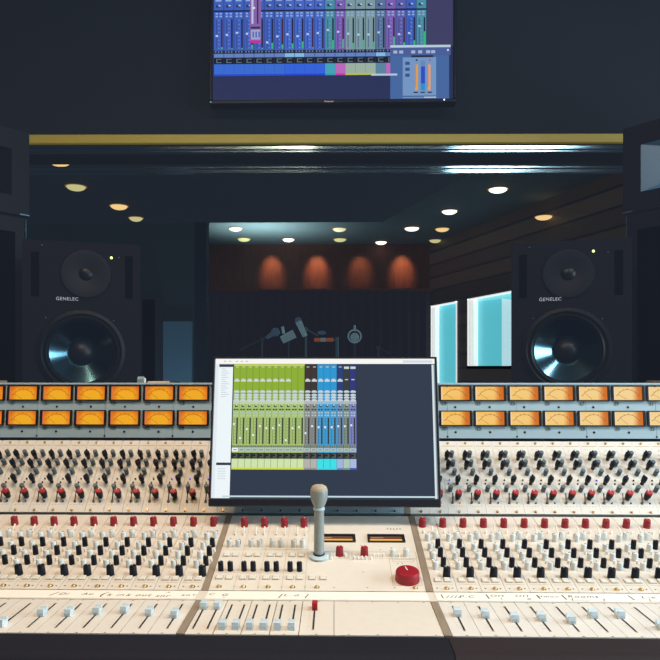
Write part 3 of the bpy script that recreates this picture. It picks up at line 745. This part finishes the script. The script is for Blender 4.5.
ME['screw'] = MB().use(M['gold']).lathe([(.0030, 0), (.0030, .0018), (.0022, .0030)], 12).use(M['dot']).box(-.0021, .0021, -.0004, .0004, .0030, .0032).mesh('screw')
for nm, mm in (('dot', 'dot'), ('blue', 'bluelamp'), ('green', 'greenlamp'), ('amber', 'amberlamp')):
    ME['b'+nm] = MB().use(M[mm]).lathe([(.0017, 0), (.0017, .0025), (.0011, .0036)], 10).mesh('push_button')
k = MB().use(M['legend']).quad(-.0064, .0064, -.0068, .0068, .0004).use(M['clear']).bbox(-.0056, .0056, -.006, .006, 0, .0026, .0008); k.use(M['legend_lt']).quad(-.0032, .0032, -.0032, .0032, .0027); k.use(M['legend']).box(-.0034, .0034, -.0005, .0003, .0027, .0028)
ME['clear'] = k.mesh('square_button')
k = MB().use(M['gold']).lathe([(.0034, 0), (.0034, .0022), (.0024, .0036)], 12); k.use(M['dot']).lathe([(.0042, 0), (.0042, .0006)], 12, Matrix.Translation((.001, .0014, 0)))  # offset dark disc paints the screw's shadow
ME['tscrew'] = k.mesh('thumb_screw')
k = MB().use(M['toggle']).lathe([(.0028, 0), (.0026, .003), (.0014, .004)], 10); k.tube((0, 0, .003), (.0, .014, .010), .0012, .0017, 8)
ME['wlever'] = k.mesh('toggle_switch')
ME['wbtn'] = MB().use(M['whitebtn']).lathe([(.0023, 0), (.0023, .0055), (.0018, .0065)], 10).mesh('white_button')
# fader cap: block with a scooped finger rest, raised ridges front and back
k = MB().use(M['fader'])
pr = [(-.0095, 0), (-.0105, .006), (-.0092, .0125), (-.0062, .0135), (-.003, .0095), (0, .0082), (.003, .0095), (.0062, .0135), (.0092, .0125), (.0105, .006), (.0095, 0)]
pr = [(y*.84, z*.86) for y, z in pr]
k.prism(pr[::-1], -.0048, .0048); k.use(M['white']).box(-.0049, .0049, -.0004, .0004, .0070, .0075); k.use(M['bezel']).box(-.0008, .0008, -.006, .006, -.006, 0)
ME['fader'] = k.mesh('fader_cap', False)
k = MB().use(M['redcap']).prism(pr[::-1], -.0040, .0040); k.use(M['orange']).box(-.0041, .0041, .0048, .0083, .003, .0094); k.use(M['bezel']).box(-.0008, .0008, -.006, .006, -.006, 0)
ME['rfader'] = k.mesh('fader_cap', False)

def put(name, me, parent, x, s, z=0., rz=0., label=None):
    return tag(link(name, me, parent, (x, s, z), (0, 0, rz)), label)

# ---- upper equaliser modules
a, LU = frame(U0, U1)
def upper_panel(seed):
    rr = random.Random(seed)
    p = MB().use(M['cream_u']).box(-PT/2+.0004, PT/2-.0004, .0005, LU, -.008, 0)
    p.use(M['legend']).quad(-.016, .016, .1795, .1808, .0003)
    for s in (.148, .123, .098, .075, .053, .035):
        for k in range(4):
            xx = rr.uniform(-.017, .012); p.quad(xx, xx+rr.uniform(.002, .005), s-.010+rr.uniform(-.006, .006), 0, 0) if False else p.quad(xx, xx+rr.uniform(.0015, .004), s+rr.uniform(-.011, .011), s+rr.uniform(-.011, .011)+.0001, .0003) if False else None
    for k in range(26):
        xx = rr.uniform(-.0185, .015); ss = rr.uniform(.03, .172); p.quad(xx, xx+rr.uniform(.0012, .0038), ss, ss+.0009, .0003)
    p.use(M['legend_lt'])
    for k in range(8):
        xx = rr.uniform(-.0185, .015); ss = rr.uniform(.03, .172); p.quad(xx, xx+.004, ss, ss+.003, .0003)
    for k in range(5): p.use(M['legend']).quad(-.014+k*.006, -.0115+k*.006, .0185, .0196, .0003)
    return p.mesh('equalizer_module_panel', False)
UP = [upper_panel(i) for i in range(3)]
for side in (-1, 1):
    for n in range(16):
        x = (-.2240-.0396*n) if side < 0 else (.1780+.0392*n)
        o = cpart('equalizer_module', UP[n % 3], x, U0, U1)
        put('screw', ME['screw'], o, -.0070 if side < 0 else .003, .0055); put('screw', ME['screw'], o, .0, .1880)
        if n > (14 if side > 0 else 14): continue
        dx3 = .0022 if side < 0 else 0.
        gx = .0085 if side < 0 else .0035; bx_ = -.006 if side < 0 else -.0078
        put('auxiliary_knob', ME['grey'], o, gx, .1515); put('auxiliary_knob', ME['grey'], o, gx, .1265)
        put('equalizer_knob', ME['ublack'], o, bx_-.0005, .1430, 0, rr_ := random.uniform(-.7, .7))
        put('equalizer_knob', ME['ublack'], o, bx_-.0005, .1175, 0, random.uniform(-.7, .7))
        put('send_knob', ME['grey'], o, gx, .1020)
        put('equalizer_knob', ME['ublack'], o, .0068+dx3, .0770, 0, random.uniform(-.5, .5))
        put('send_knob', ME['grey'], o, -.0100+dx3, .0590)
        put('level_knob', ME['ured'], o, .0035+dx3, .0395, 0, random.uniform(-.6, .6), 'black knob with a red cap')
        put('lever_switch', ME['lever'], o, -.0085+dx3, .0275)
        blue = (side < 0 and n in (1, 2, 3)) or (side > 0 and n in (1, 2, 10))
        put('push_button', ME['bblue' if blue else 'bdot'], o, -.0085, .0855, label='lit blue push button' if blue else None)
        put('push_button', ME['bdot'], o, -.0115, .0760)
        amber = n in (2, 4) if side < 0 else n in (1, 2)
        put('push_button', ME['bamber' if amber else ('bgreen' if n in (5, 3) else 'bdot')], o, .0075, .0270, label='amber push button' if amber else None)
# blank upper module behind the monitor, blue-grey for its painted-in shadow
p = MB().use(M['bluegrey']).box(-.2095+.001, .1468, .0005, LU, -.008, 0)
o = cpart('center_panel', p.mesh('center_panel', False), 0, U0, U1)
for n in range(9): put('panel_bolt', ME['bdot'], o, -.19+.0395*n, .0060); 

# ---- lower channel modules
a, LK = frame(K0, K1)
def lower_panel(side, seed):
    rr = random.Random(seed)
    p = MB().use(M['cream']).box(-PT/2+.0004, PT/2-.0004, .0003, LK, -.012, 0)
    p.use(M['legend'])
    for k in range(16):
        xx = rr.uniform(-.018, .015); ss = rr.uniform(.045, .225); p.quad(xx, xx+rr.uniform(.001, .003), ss, ss+.0011, .0003)
    p.quad(-.016, .016, .0225, .0231, .0003)
    p.quad(-.0165, .0165, .0298, .0304, .0003)
    p.use(M['legend_lt'])
    for k in range(7):
        xx = rr.uniform(-.018, .012); ss = rr.uniform(.05, .22); p.quad(xx, xx+.004, ss, ss+.006, .0003)
    p.use(M['dot'])
    for xx in (-.0125, .0125): p.quad(xx-.0013, xx+.0013, .0095, .0118, .0003)
    return p.mesh('channel_module_panel', False)
LP = {s: [lower_panel(s, 10+i) for i in range(3)] for s in (-1, 1)}
for side in (-1, 1):
    for n in range(16):
        x0 = (-.218-PT*(n+.5)) if side < 0 else (.1625+PT*(n+.5))
        o = cpart('channel_module', LP[side][n % 3], x0, K0, K1)
        if n > (12 if side > 0 else 11): continue
        if side < 0: rx, lx, bx_ = -.2374+.2378, -.2400+.2378, -.2252+.2378
        else: rx, lx, bx_ = .1731-.1823, .1755-.1823, .1908-.1823
        put('gain_knob', ME['redk'], o, rx, .236, 0, random.uniform(-.5, .5), 'red gain knob')
        put('toggle_switch', ME['wlever'], o, bx_-.002, .203); put('white_button', ME['wbtn'], o, lx-.004*side, .206)
        for s in (.177, .139, .106, .0735): put('frequency_knob', ME['white'], o, lx, s, 0, random.uniform(-2, 2))
        put('trim_knob', ME['white'], o, bx_-.0005, .1850, 0, random.uniform(-2, 2))
        for s in (.150, .1178, .0825): put('filter_knob', ME['black'], o, bx_, s, 0, random.uniform(-.9, .9), 'small black knob')
        put('pan_knob', ME['big'], o, bx_+.0003, .0473, 0, random.uniform(-.5, .5), 'larger black knob')
        put('white_button', ME['wbtn'], o, bx_+(.0075 if side < 0 else -.0165), .128); put('white_button', ME['wbtn'], o, bx_+(.0075 if side < 0 else -.0165), .094)
        put('square_button', ME['clear'], o, -.008, .0355, label='clear square button'); put('square_button', ME['clear'], o, .008, .0355, label='clear square button')
        put('thumb_screw', ME['tscrew'], o, .0025, .0085)

# ---- master section
XC0, XC1 = -.2065, .1505
p = MB().use(M['cream']).box(XC0, XC1, .0003, LK, -.012, 0)
p.use(M['legend'])
for x in (-.1655, -.1258, -.0868, -.0480): p.quad(x-.0002, x+.0002, .001, LK, .0003)
def rect(x0, x1, s0, s1, w=.0006):
    p.quad(x0, x1, s0, s0+w, .0004); p.quad(x0, x1, s1-w, s1, .0004); p.quad(x0, x0+w, s0, s1, .0004); p.quad(x1-w, x1, s0, s1, .0004)
rect(-.044, .027, .108, .132); rect(.032, .148, .108, .132); rect(.098, .147, .018, .106); rect(.104, .141, .096, .105)
p.quad(XC0+.002, -.049, .139, .1396, .0003); p.quad(XC0+.002, -.049, .0555, .056, .0003)
p.use(M['dot'])
for x in (-.1655, -.1258, -.0868, -.048, .0, .055, .10): p.quad(x-.001, x+.001, .0100, .0118, .0003)
for x, s in ((.05, .06), (.12, .089), (.112, .089), (.085, .139), (.05, .155)): p.quad(x-.0009, x+.0009, s, s+.0018, .0003)
p.use(M['legend_dk'])
for k in range(5): p.quad(.103+k*.0062, .1042+k*.0062, .2205, .227, .0003); p.quad(.103+k*.0062, .1068+k*.0062, .2260-.003*(k % 3), .2268-.003*(k % 3), .0003)
for k in range(4): p.quad(.088+k*.004, .0905+k*.004, .2008, .2022, .0003); p.quad(.003+k*.004, .0055+k*.004, .2008, .2022, .0003)
ms = cpart('master_panel', p.mesh('master_panel', False), 0, K0, K1)
for x in (-.1761, -.1367, -.0975, -.0588): put('gain_knob', ME['redk'], ms, x, .233, 0, random.uniform(-.5, .5), 'red gain knob')
for x in (-.1931, -.1773, -.1534, -.1377, -.1142, -.0984, -.0745, -.0584):
    put('cue_knob', ME['white'], ms, x, .1500, 0, random.uniform(-2, 2)); put('square_button', ME['clear'], ms, x-.001, .1180, label='clear square button')
    put('toggle_switch', ME['wlever'], ms, x+.004, .196)
for x in (-.196, -.1795, -.1556, -.1398, -.1159, -.0998, -.0759, -.0597):
    put('bus_knob', ME['black'], ms, x, .0640, 0, random.uniform(-.9, .9), 'black bus knob'); put('square_button', ME['clear'], ms, x+.001, .0400, label='clear square button')
for x in (-.0375, -.0185): put('square_button', ME['clear'], ms, x, .0400, label='clear square button')
for x in (.0101, .0546): put('monitor_knob', ME['redk'], ms, x, .1195, 0, .3, 'red knob under the level meters')
for x in (.1050, .1290): put('cue_knob', ME['white'], ms, x, .1172, 0, .6)
for x in (.071, .079, .088, .116, -.005, .0, .02): put('white_button', ME['wbtn'], ms, x, .1145)
for x in (.036, .043, .05, .057, .066, -.012, -.004): put('white_button', ME['wbtn'], ms, x, .1040)
for x in (-.1914, -.1508, -.1101, -.0695, -.029, .1331): put('thumb_screw', ME['tscrew'], ms, x, .0095)
k = MB().use(M['red']).lathe([(.0205, 0), (.0205, .002), (.0198, .015), (.0188, .0168), (.0170, .0175)], 40); k.use(M['legend_lt']).box(-.0008, .0008, .001, .012, .0174, .0182)
for i in range(40): pass
put('volume_knob', k.mesh('volume_knob'), ms, .1235, .0365, 0, .25, 'large red volume knob')
for x0, x1 in ((-.034, .0405), (.0635, .1335)):
    me = MB().use(M['bezel'])
    s0, s1 = .1675, .1975
    me.box(x0, x1, s0, s0+.003, 0, .0025); me.box(x0, x1, s1-.006, s1, 0, .0025); me.box(x0, x0+.003, s0+.003, s1-.006, 0, .0025); me.box(x1-.0045, x1, s0+.003, s1-.006, 0, .0025)
    me.box(x0+.003, x1-.0045, s0+.003, s1-.006, 0, .0004)
    q = put('level_meter', me.mesh('level_meter', False), ms, 0, 0, .0002)
    fc = MB().use(M['dial'])
    fc.quad(x0+.004, x1-.0055, s0+.0035, s0+.0125, .0008, (250, 184, 66)); fc.quad(x0+.004, x1-.0055, s0+.0125, s0+.0165, .0008, (112, 28, 30)); fc.quad(x0+.004, x1-.0055, s0+.0165, s1-.0065, .0008, (98, 70, 54))
    fc.quad(x0+.006, x0+.03, s0+.0165, s0+.0178, .001, (236, 200, 180))
    tag(link('level_bar', fc.mesh('level_bar', False), ms, (0, 0, .0002)), 'glowing amber level bar')

# ---- scribble strip and fader bank
def flat(name, me, x, y, z=-.3675, label=None, par=None):
    return tag(link(name, me, con, Vector((x, y, z+H))-OX), label)
SY0, SY1 = 1.1025, 1.1465
tapes = ((XL, -.0, 'paper tape strip with pencilled channel names'),)
p = MB().use(M['cream']).box(XL, XR, 0, SY1-SY0, -.012, 0); base = flat('scribble_tray', p.mesh('scribble_tray', False), 0, SY0, -.3678)
writing = {'L': [(-.3865, '/', .020, .0), (-.362, 'Di', .0125, 0), (-.318, 'Ac', .0125, 0), (-.2945, '(', .021, 0), (-.2785, 'k in', .0135, 0), (-.238, 'k out', .0125, 0), (-.200, 'snr', .012, 0)],}
def scribble(x0, x1, words, label):
    t = MB().use(M['tape']).box(x0, x1, .0035, SY1-SY0-.003, 0, .0004)
    o = tag(link('paper_tape', t.mesh('paper_tape', False), con, Vector((0, SY0, -.3678+H+.0001))-OX), label)
    for (x, y, s, size) in words:
        m = MB().use(M['ink']).addmesh(text_mesh(s, size, .25, 1.15))
        link('handwriting', m.mesh('handwriting', False), o, (x, y, .0006))
from_px = lambda px, d=1.125: (px-334)/700*d*1.0
scribble(XL+.005, -.222, [(-.455, .021, '/', .026), (-.438, .022, 'Di', .0145), (-.399, .022, 'Au', .0145), (-.374, .021, '(', .026), (-.352, .018, 'k in', .0165), (-.315, .018, 'k out', .0165), (-.2755, .015, 'snr', .016), (-.271, .029, '^', .014), (-.239, .020, 'sn', .015), (-.226, .022, 'v', .014)], 'cream paper tape with handwritten drum channel names at the left')
scribble(-.2055, .150, [(-.1985, .025, 'C', .0135), (-.1765, .022, 'G', .0145), (-.1765, .011, '-', .014), (-.0870, .020, '|', .022), (-.0655, .022, 'L..d..', .0145), (-.045, .020, '|', .022)], 'white paper tape across the master section with two pencilled marks')
scribble(.163, XR-.005, [(.171, .021, '\\', .026), (.190, .020, '////', .018), (.2115, .021, 'P.C', .0155), (.243, .021, '\\', .030), (.2605, .026, 'OH', .0135), (.2655, .013, 'L', .012), (.300, .026, 'OH', .0135), (.308, .011, 'R', .012), (.324, .021, '\\', .028), (.341, .024, 'Hmon', .0125), (.364, .020, '\\', .032), (.397, .025, 'Rooms', .0155), (.388, .012, '(___', .014), (.425, .012, ')', .014), (.470, .020, '\\', .032), (.500, .024, 'L-e', .0155), (.505, .012, '(__', .014)], 'white paper tape with handwritten overhead and room names at the right')
a, LF = frame(F0, F1)
def fader_module(x0, x1, slots, shade='cream_f'):
    w = x1-x0; xc = (x0+x1)/2
    p = MB().use(M[shade]).box(-w/2+.0004, w/2-.0004, 0, LF-.001, -.012, 0)
    p.use(M['legend'])
    o_sl = []
    for sx in slots:
        for k in range(9): p.quad(sx-xc-.0085, sx-xc-.0055+(.0012 if k % 4 == 0 else 0), .03+k*.0105, .0305+k*.0105, .0003)
    p.use(M['dot'])
    p.quad(-.0015, .0015, .0012, .0028, .0003); p.quad(-.0015, .0015, LF-.005, LF-.0035, .0003)
    p.use(M['gap'])
    for sx in slots: p.quad(sx-xc-.0013, sx-xc+.0013, .0205, .1185, .0004)
    p.use(M['legend'])
    for sx in slots: p.lathe([(.0022, 0), (.0018, .0004)], 8, Matrix.Translation((sx-xc, .0195, 0))); p.lathe([(.0022, 0), (.0018, .0004)], 8, Matrix.Translation((sx-xc, .1195, 0)))
    return cpart('fader_module', p.mesh('fader_module', False), xc, F0, F1), xc
capL = [.0701, .0777, .0871, .0820, .0739, .073, .0289, .06, .05, .07, .07, .07]
capR = [.0839, .0784, .0641, .0678, .0585, .0809, .0817, .0358, .06, .07, .07, .07, .07]
for n in range(16):
    x1 = -.218-PT*n; o, xc = fader_module(x1-PT, x1, [x1-.0168])
    if n < 12: put('fader_cap', ME['fader'], o, x1-.0168-xc, capL[n]-.004)
    x0 = .1625+PT*n; o, xc = fader_module(x0, x0+PT, [x0+.0200])
    if n < 13: put('fader_cap', ME['fader'], o, x0+.0200-xc, capR[n]-.004)
def bus(x0, x1, slots, t, me='fader'):
    o, xc = fader_module(x0, x1, slots, 'cream')
    for sx in slots: put('fader_cap', ME[me], o, sx-xc, t-.004, label='red fader cap with an orange end' if me == 'rfader' else None)
bus(-.2065, -.1675, [-.1985, -.1782], .1075)
bus(-.1670, -.1290, [-.1575, -.1384], .0265); bus(-.1286, -.0893, [-.1188, -.0992], .0265); bus(-.0889, -.0490, [-.0795, -.0598], .0265)
bus(-.0486, .0, [-.0293], .108, 'rfader')
p = MB().use(M['cream']).box(.0004, .1505, 0, LF-.001, -.012, 0); p.use(M['dot'])
for x in (.02, .06, .10, .14): p.quad(x-.0014, x+.0014, .0012, .0028, .0003); p.quad(x-.0014, x+.0014, LF-.005, LF-.0035, .0003)
cpart('blank_panel', p.mesh('blank_panel', False), 0, F0, F1, label='plain cream panel right of the faders')

# ---- meter bridge
a, LM = frame(M0, M1)
br = MB().use(M['bluegrey'])
x = XL
edges = []
while x < XR-.01:
    edges.append(x); br.box(x+.0003, min(XR, x+.1588)-.0003, 0, LM, -.006, 0); x += .1590
br.box(XL, XR, LM+.0005, LM+.0045, -.012, .003)
br.use(M['dot'])
for e in edges:
    for s in (.004, LM-.004): br.lathe([(.0024, 0), (.0016, .0012)], 8, Matrix.Translation((e, s, 0)))
mb = cpart('meter_bridge', br.mesh('meter_bridge', False), 0, M0, M1, label='blue-grey metal bridge holding the amber meters')
bh = MB().use(M['body']).box(XL, XR, M0[0]-OX.y+.040, 1.82-OX.y, -.1745+H, M1[1]-.004+H)
part('bridge_housing', bh, con, smooth=False)
# meter faces: amber inner glow; right bank has room glare painted in
def lerp(a, b, t): return tuple(a[i]+(b[i]-a[i])*t for i in range(3))
FW, FH = .0655, .0306
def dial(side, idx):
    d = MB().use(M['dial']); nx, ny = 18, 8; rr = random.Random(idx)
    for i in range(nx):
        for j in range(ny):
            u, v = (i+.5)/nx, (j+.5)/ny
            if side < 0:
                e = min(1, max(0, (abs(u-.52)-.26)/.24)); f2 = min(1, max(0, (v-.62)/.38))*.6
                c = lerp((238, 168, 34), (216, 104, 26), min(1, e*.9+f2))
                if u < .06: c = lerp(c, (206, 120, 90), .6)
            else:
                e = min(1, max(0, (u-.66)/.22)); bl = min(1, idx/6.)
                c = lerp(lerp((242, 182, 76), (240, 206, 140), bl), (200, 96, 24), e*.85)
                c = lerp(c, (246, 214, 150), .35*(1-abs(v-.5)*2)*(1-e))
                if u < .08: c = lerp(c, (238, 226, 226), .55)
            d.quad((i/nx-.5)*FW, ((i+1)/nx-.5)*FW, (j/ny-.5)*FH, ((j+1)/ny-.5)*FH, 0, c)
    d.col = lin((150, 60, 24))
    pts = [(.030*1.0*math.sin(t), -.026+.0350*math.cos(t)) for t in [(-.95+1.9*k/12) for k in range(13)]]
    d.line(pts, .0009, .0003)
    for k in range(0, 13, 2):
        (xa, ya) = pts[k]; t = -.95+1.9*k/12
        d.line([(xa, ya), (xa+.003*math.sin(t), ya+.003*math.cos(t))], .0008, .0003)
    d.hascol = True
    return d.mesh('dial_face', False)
bz_ = MB().use(M['bezel'])
bw, bh2 = .0745, .0358; t1 = (bw-FW)/2; t2 = (bh2-FH)/2
bz_.box(-bw/2, bw/2, -bh2/2, -bh2/2+t2, 0, .005); bz_.box(-bw/2, bw/2, bh2/2-t2, bh2/2, 0, .005); bz_.box(-bw/2, -bw/2+t1, -bh2/2+t2, bh2/2-t2, 0, .005); bz_.box(bw/2-t1, bw/2, -bh2/2+t2, bh2/2-t2, 0, .005)
bz_.box(-bw/2+t1, bw/2-t1, -bh2/2+t2, bh2/2-t2, 0, .0008)
MEB = bz_.mesh('vu_meter', False)
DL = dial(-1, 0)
for side in (-1, 1):
    for j in range(8):
        cx = (-.2475-.0800*j) if side < 0 else (.2009+.0791*j)
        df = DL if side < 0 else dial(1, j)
        for row in (0, 1):
            num = (15-2*j if side < 0 else 17+2*j)+row
            s = (.1035, .0458)[row]
            o = cpart('vu_meter', MEB, cx, M0, M1, s)
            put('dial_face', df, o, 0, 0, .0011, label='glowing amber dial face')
            th = -.85+random.uniform(0, .18)
            nd = MB().use(M['needle']); nd.line([(.004*math.sin(th), -.0155+.002), (.030*math.sin(th), -.026+.0345*math.cos(th))], .0006, 0)
            put('needle', nd.mesh('needle', False), o, 0, 0, .0018)
            lb = MB().use(mat('number_plate', (136, 160, 168), .5) if 'number_plate' not in bpy.data.materials else bpy.data.materials['number_plate'])
            lb.lathe([(.0058, 0), (.0056, .0004)], 16, Matrix.Diagonal((1.35, .85, 1, 1)))
            lb.use(M['gap']).addmesh(text_mesh(str(num), .0108), Matrix.Translation((0, 0, .0006)))
            put('number_label', lb.mesh('number_label', False), o, -.0262, -.0238, 0)
            put('peak_light', ME['peak'], o, .0, -.0318, 0)

# ------------------------------------------------------------------ talkback microphone on the console
a, LK = frame(K0, K1); s = .1115
mp = Vector((-.0268, K0[0]+math.cos(a)*s, K0[1]+math.sin(a)*s+H+.0012))
tm = thing('talkback_microphone', 'grey stick microphone with rounded mesh head standing upright on the master section', 'microphone', mp, (0, 0, 0))
fl = MB().use(M['flange']).lathe([(.0180, .0), (.0180, .003), (.015, .0048), (.0105, .0052)], 32, Matrix.Rotation(a, 4, 'X'))
fl.use(M['bezel']).lathe([(.0105, .0052), (.0100, .0072)], 24, Matrix.Rotation(a, 4, 'X'))
part('base_flange', fl, tm)
part('stem', MB().use(M['micgrey']).lathe([(.0092, .004), (.0092, .020), (.0090, .082), (.0092, .083), (.0088, .084), (.0086, .092)], 28), tm)
part('collar', MB().use(M['flange']).lathe([(.0100, .0835), (.0104, .0845), (.0104, .0875), (.0098, .0890)], 28), tm)
part('head', MB().use(M['micgrey']).lathe([(.0088, .089), (.0108, .093), (.0138, .100), (.0155, .108), (.0158, .1155), (.0154, .1185)], 32), tm)
part('grille', MB().use(M['foam']).lathe([(.0154, .1186), (.0150, .1215), (.0128, .1260), (.0085, .1285), (.001, .1292)], 32), tm, label='beige mesh top')

# ------------------------------------------------------------------ small things on the meter bridge
zt = M1[1]+.0006+H
b = MB().use(M['palegrey']).prism([(-.008, 0), (.008, 0), (.008, .016), (-.002, .018), (-.008, .012)][::-1], -.0085, .0060); b.use(M['whitebtn']).bbox(.0062, .0095, -.003, .004, .0, .014, .0008)
tag(link('eraser', b.mesh('eraser', False), None, (-.460, 1.665, zt)), 'small pale grey slant-topped block on the meter bridge by the left speaker', 'eraser')
t = thing('pen', 'slim cream pen with dark tip lying on the meter bridge near the screen', 'pen', (-.40, 1.665, zt+.0035), (0, 0, 0))
part('barrel', MB().use(M['pencream']).tube((-.045, 0, 0), (.008, 0, 0), .0034), t)
part('tip', MB().use(M['bezel']).tube((.008, 0, 0), (.030, 0, .0008), .0036, .0024), t)

# ------------------------------------------------------------------ light
def area(name, loc, target, size, power, col, sy=None, spread=None):
    l = bpy.data.lights.new(name, 'AREA'); l.energy = power; l.color = col; l.size = size
    if sy: l.shape = 'RECTANGLE'; l.size_y = sy
    if spread: l.spread = spread
    o = bpy.data.objects.new(name, l); COL.objects.link(o); o.location = loc
    o.rotation_euler = (Vector(target)-Vector(loc)).to_track_quat('-Z', 'Y').to_euler(); return o
area('cool_side_light', (2.62, .85, .30+H), (0, 1.0, .9), 2.4, 92, (.74, .91, 1.0), .9)  # added cool light from the right; this wall has no window
area('cool_key', (1.25, .58, 1.45+H), (.95, .82, .6), .9, 25, (.84, .95, 1.0), .28)
area('warm_lamp', (-.50, .86, 1.47+H), (-.40, 1.05, .6), 1.0, 22, (1.0, .735, .48), .26)
area('room_fill', (.1, .86, 1.47+H), (.1, 1.05, .6), 1.2, 7, (1.0, .95, .88), .22)
def spot(name, loc, target, power, col, ang, blend=.6, r=.03):
    l = bpy.data.lights.new(name, 'SPOT'); l.energy = power; l.color = col; l.spot_size = math.radians(ang); l.spot_blend = blend; l.shadow_soft_size = r
    o = bpy.data.objects.new(name, l); COL.objects.link(o); o.location = loc
    o.rotation_euler = (Vector(target)-Vector(loc)).to_track_quat('-Z', 'Y').to_euler(); return o
for i, x in enumerate((-.79, -.215, .33, .86)):
    spot('wall_washer', (x, 8.62, LZ-.02), (x, 8.9, 1.24+H), (15, 19, 8, 18)[i], (1.0, .50, .24), 50, 1.)
area('teal_ceiling_fill', (-.85, 7.7, .75+H), (-.75, 7.75, LZ), .4, 12, (.80, 1.0, 1.0), .3, 2.0)  # added light to tint the back ceiling teal
spot('blue_spill', (-1.2, 5.6, .35), (-1.43, 6.42, .05+H), 22, (.35, .75, 1.0), 60, 1.)  # added blue lamp aimed at the backdrop panel

wd = bpy.data.worlds.new('world'); scn.world = wd; wd.use_nodes = True
wd.node_tree.nodes['Background'].inputs['Color'].default_value = (.02, .025, .035, 1)
wd.node_tree.nodes['Background'].inputs['Strength'].default_value = .3
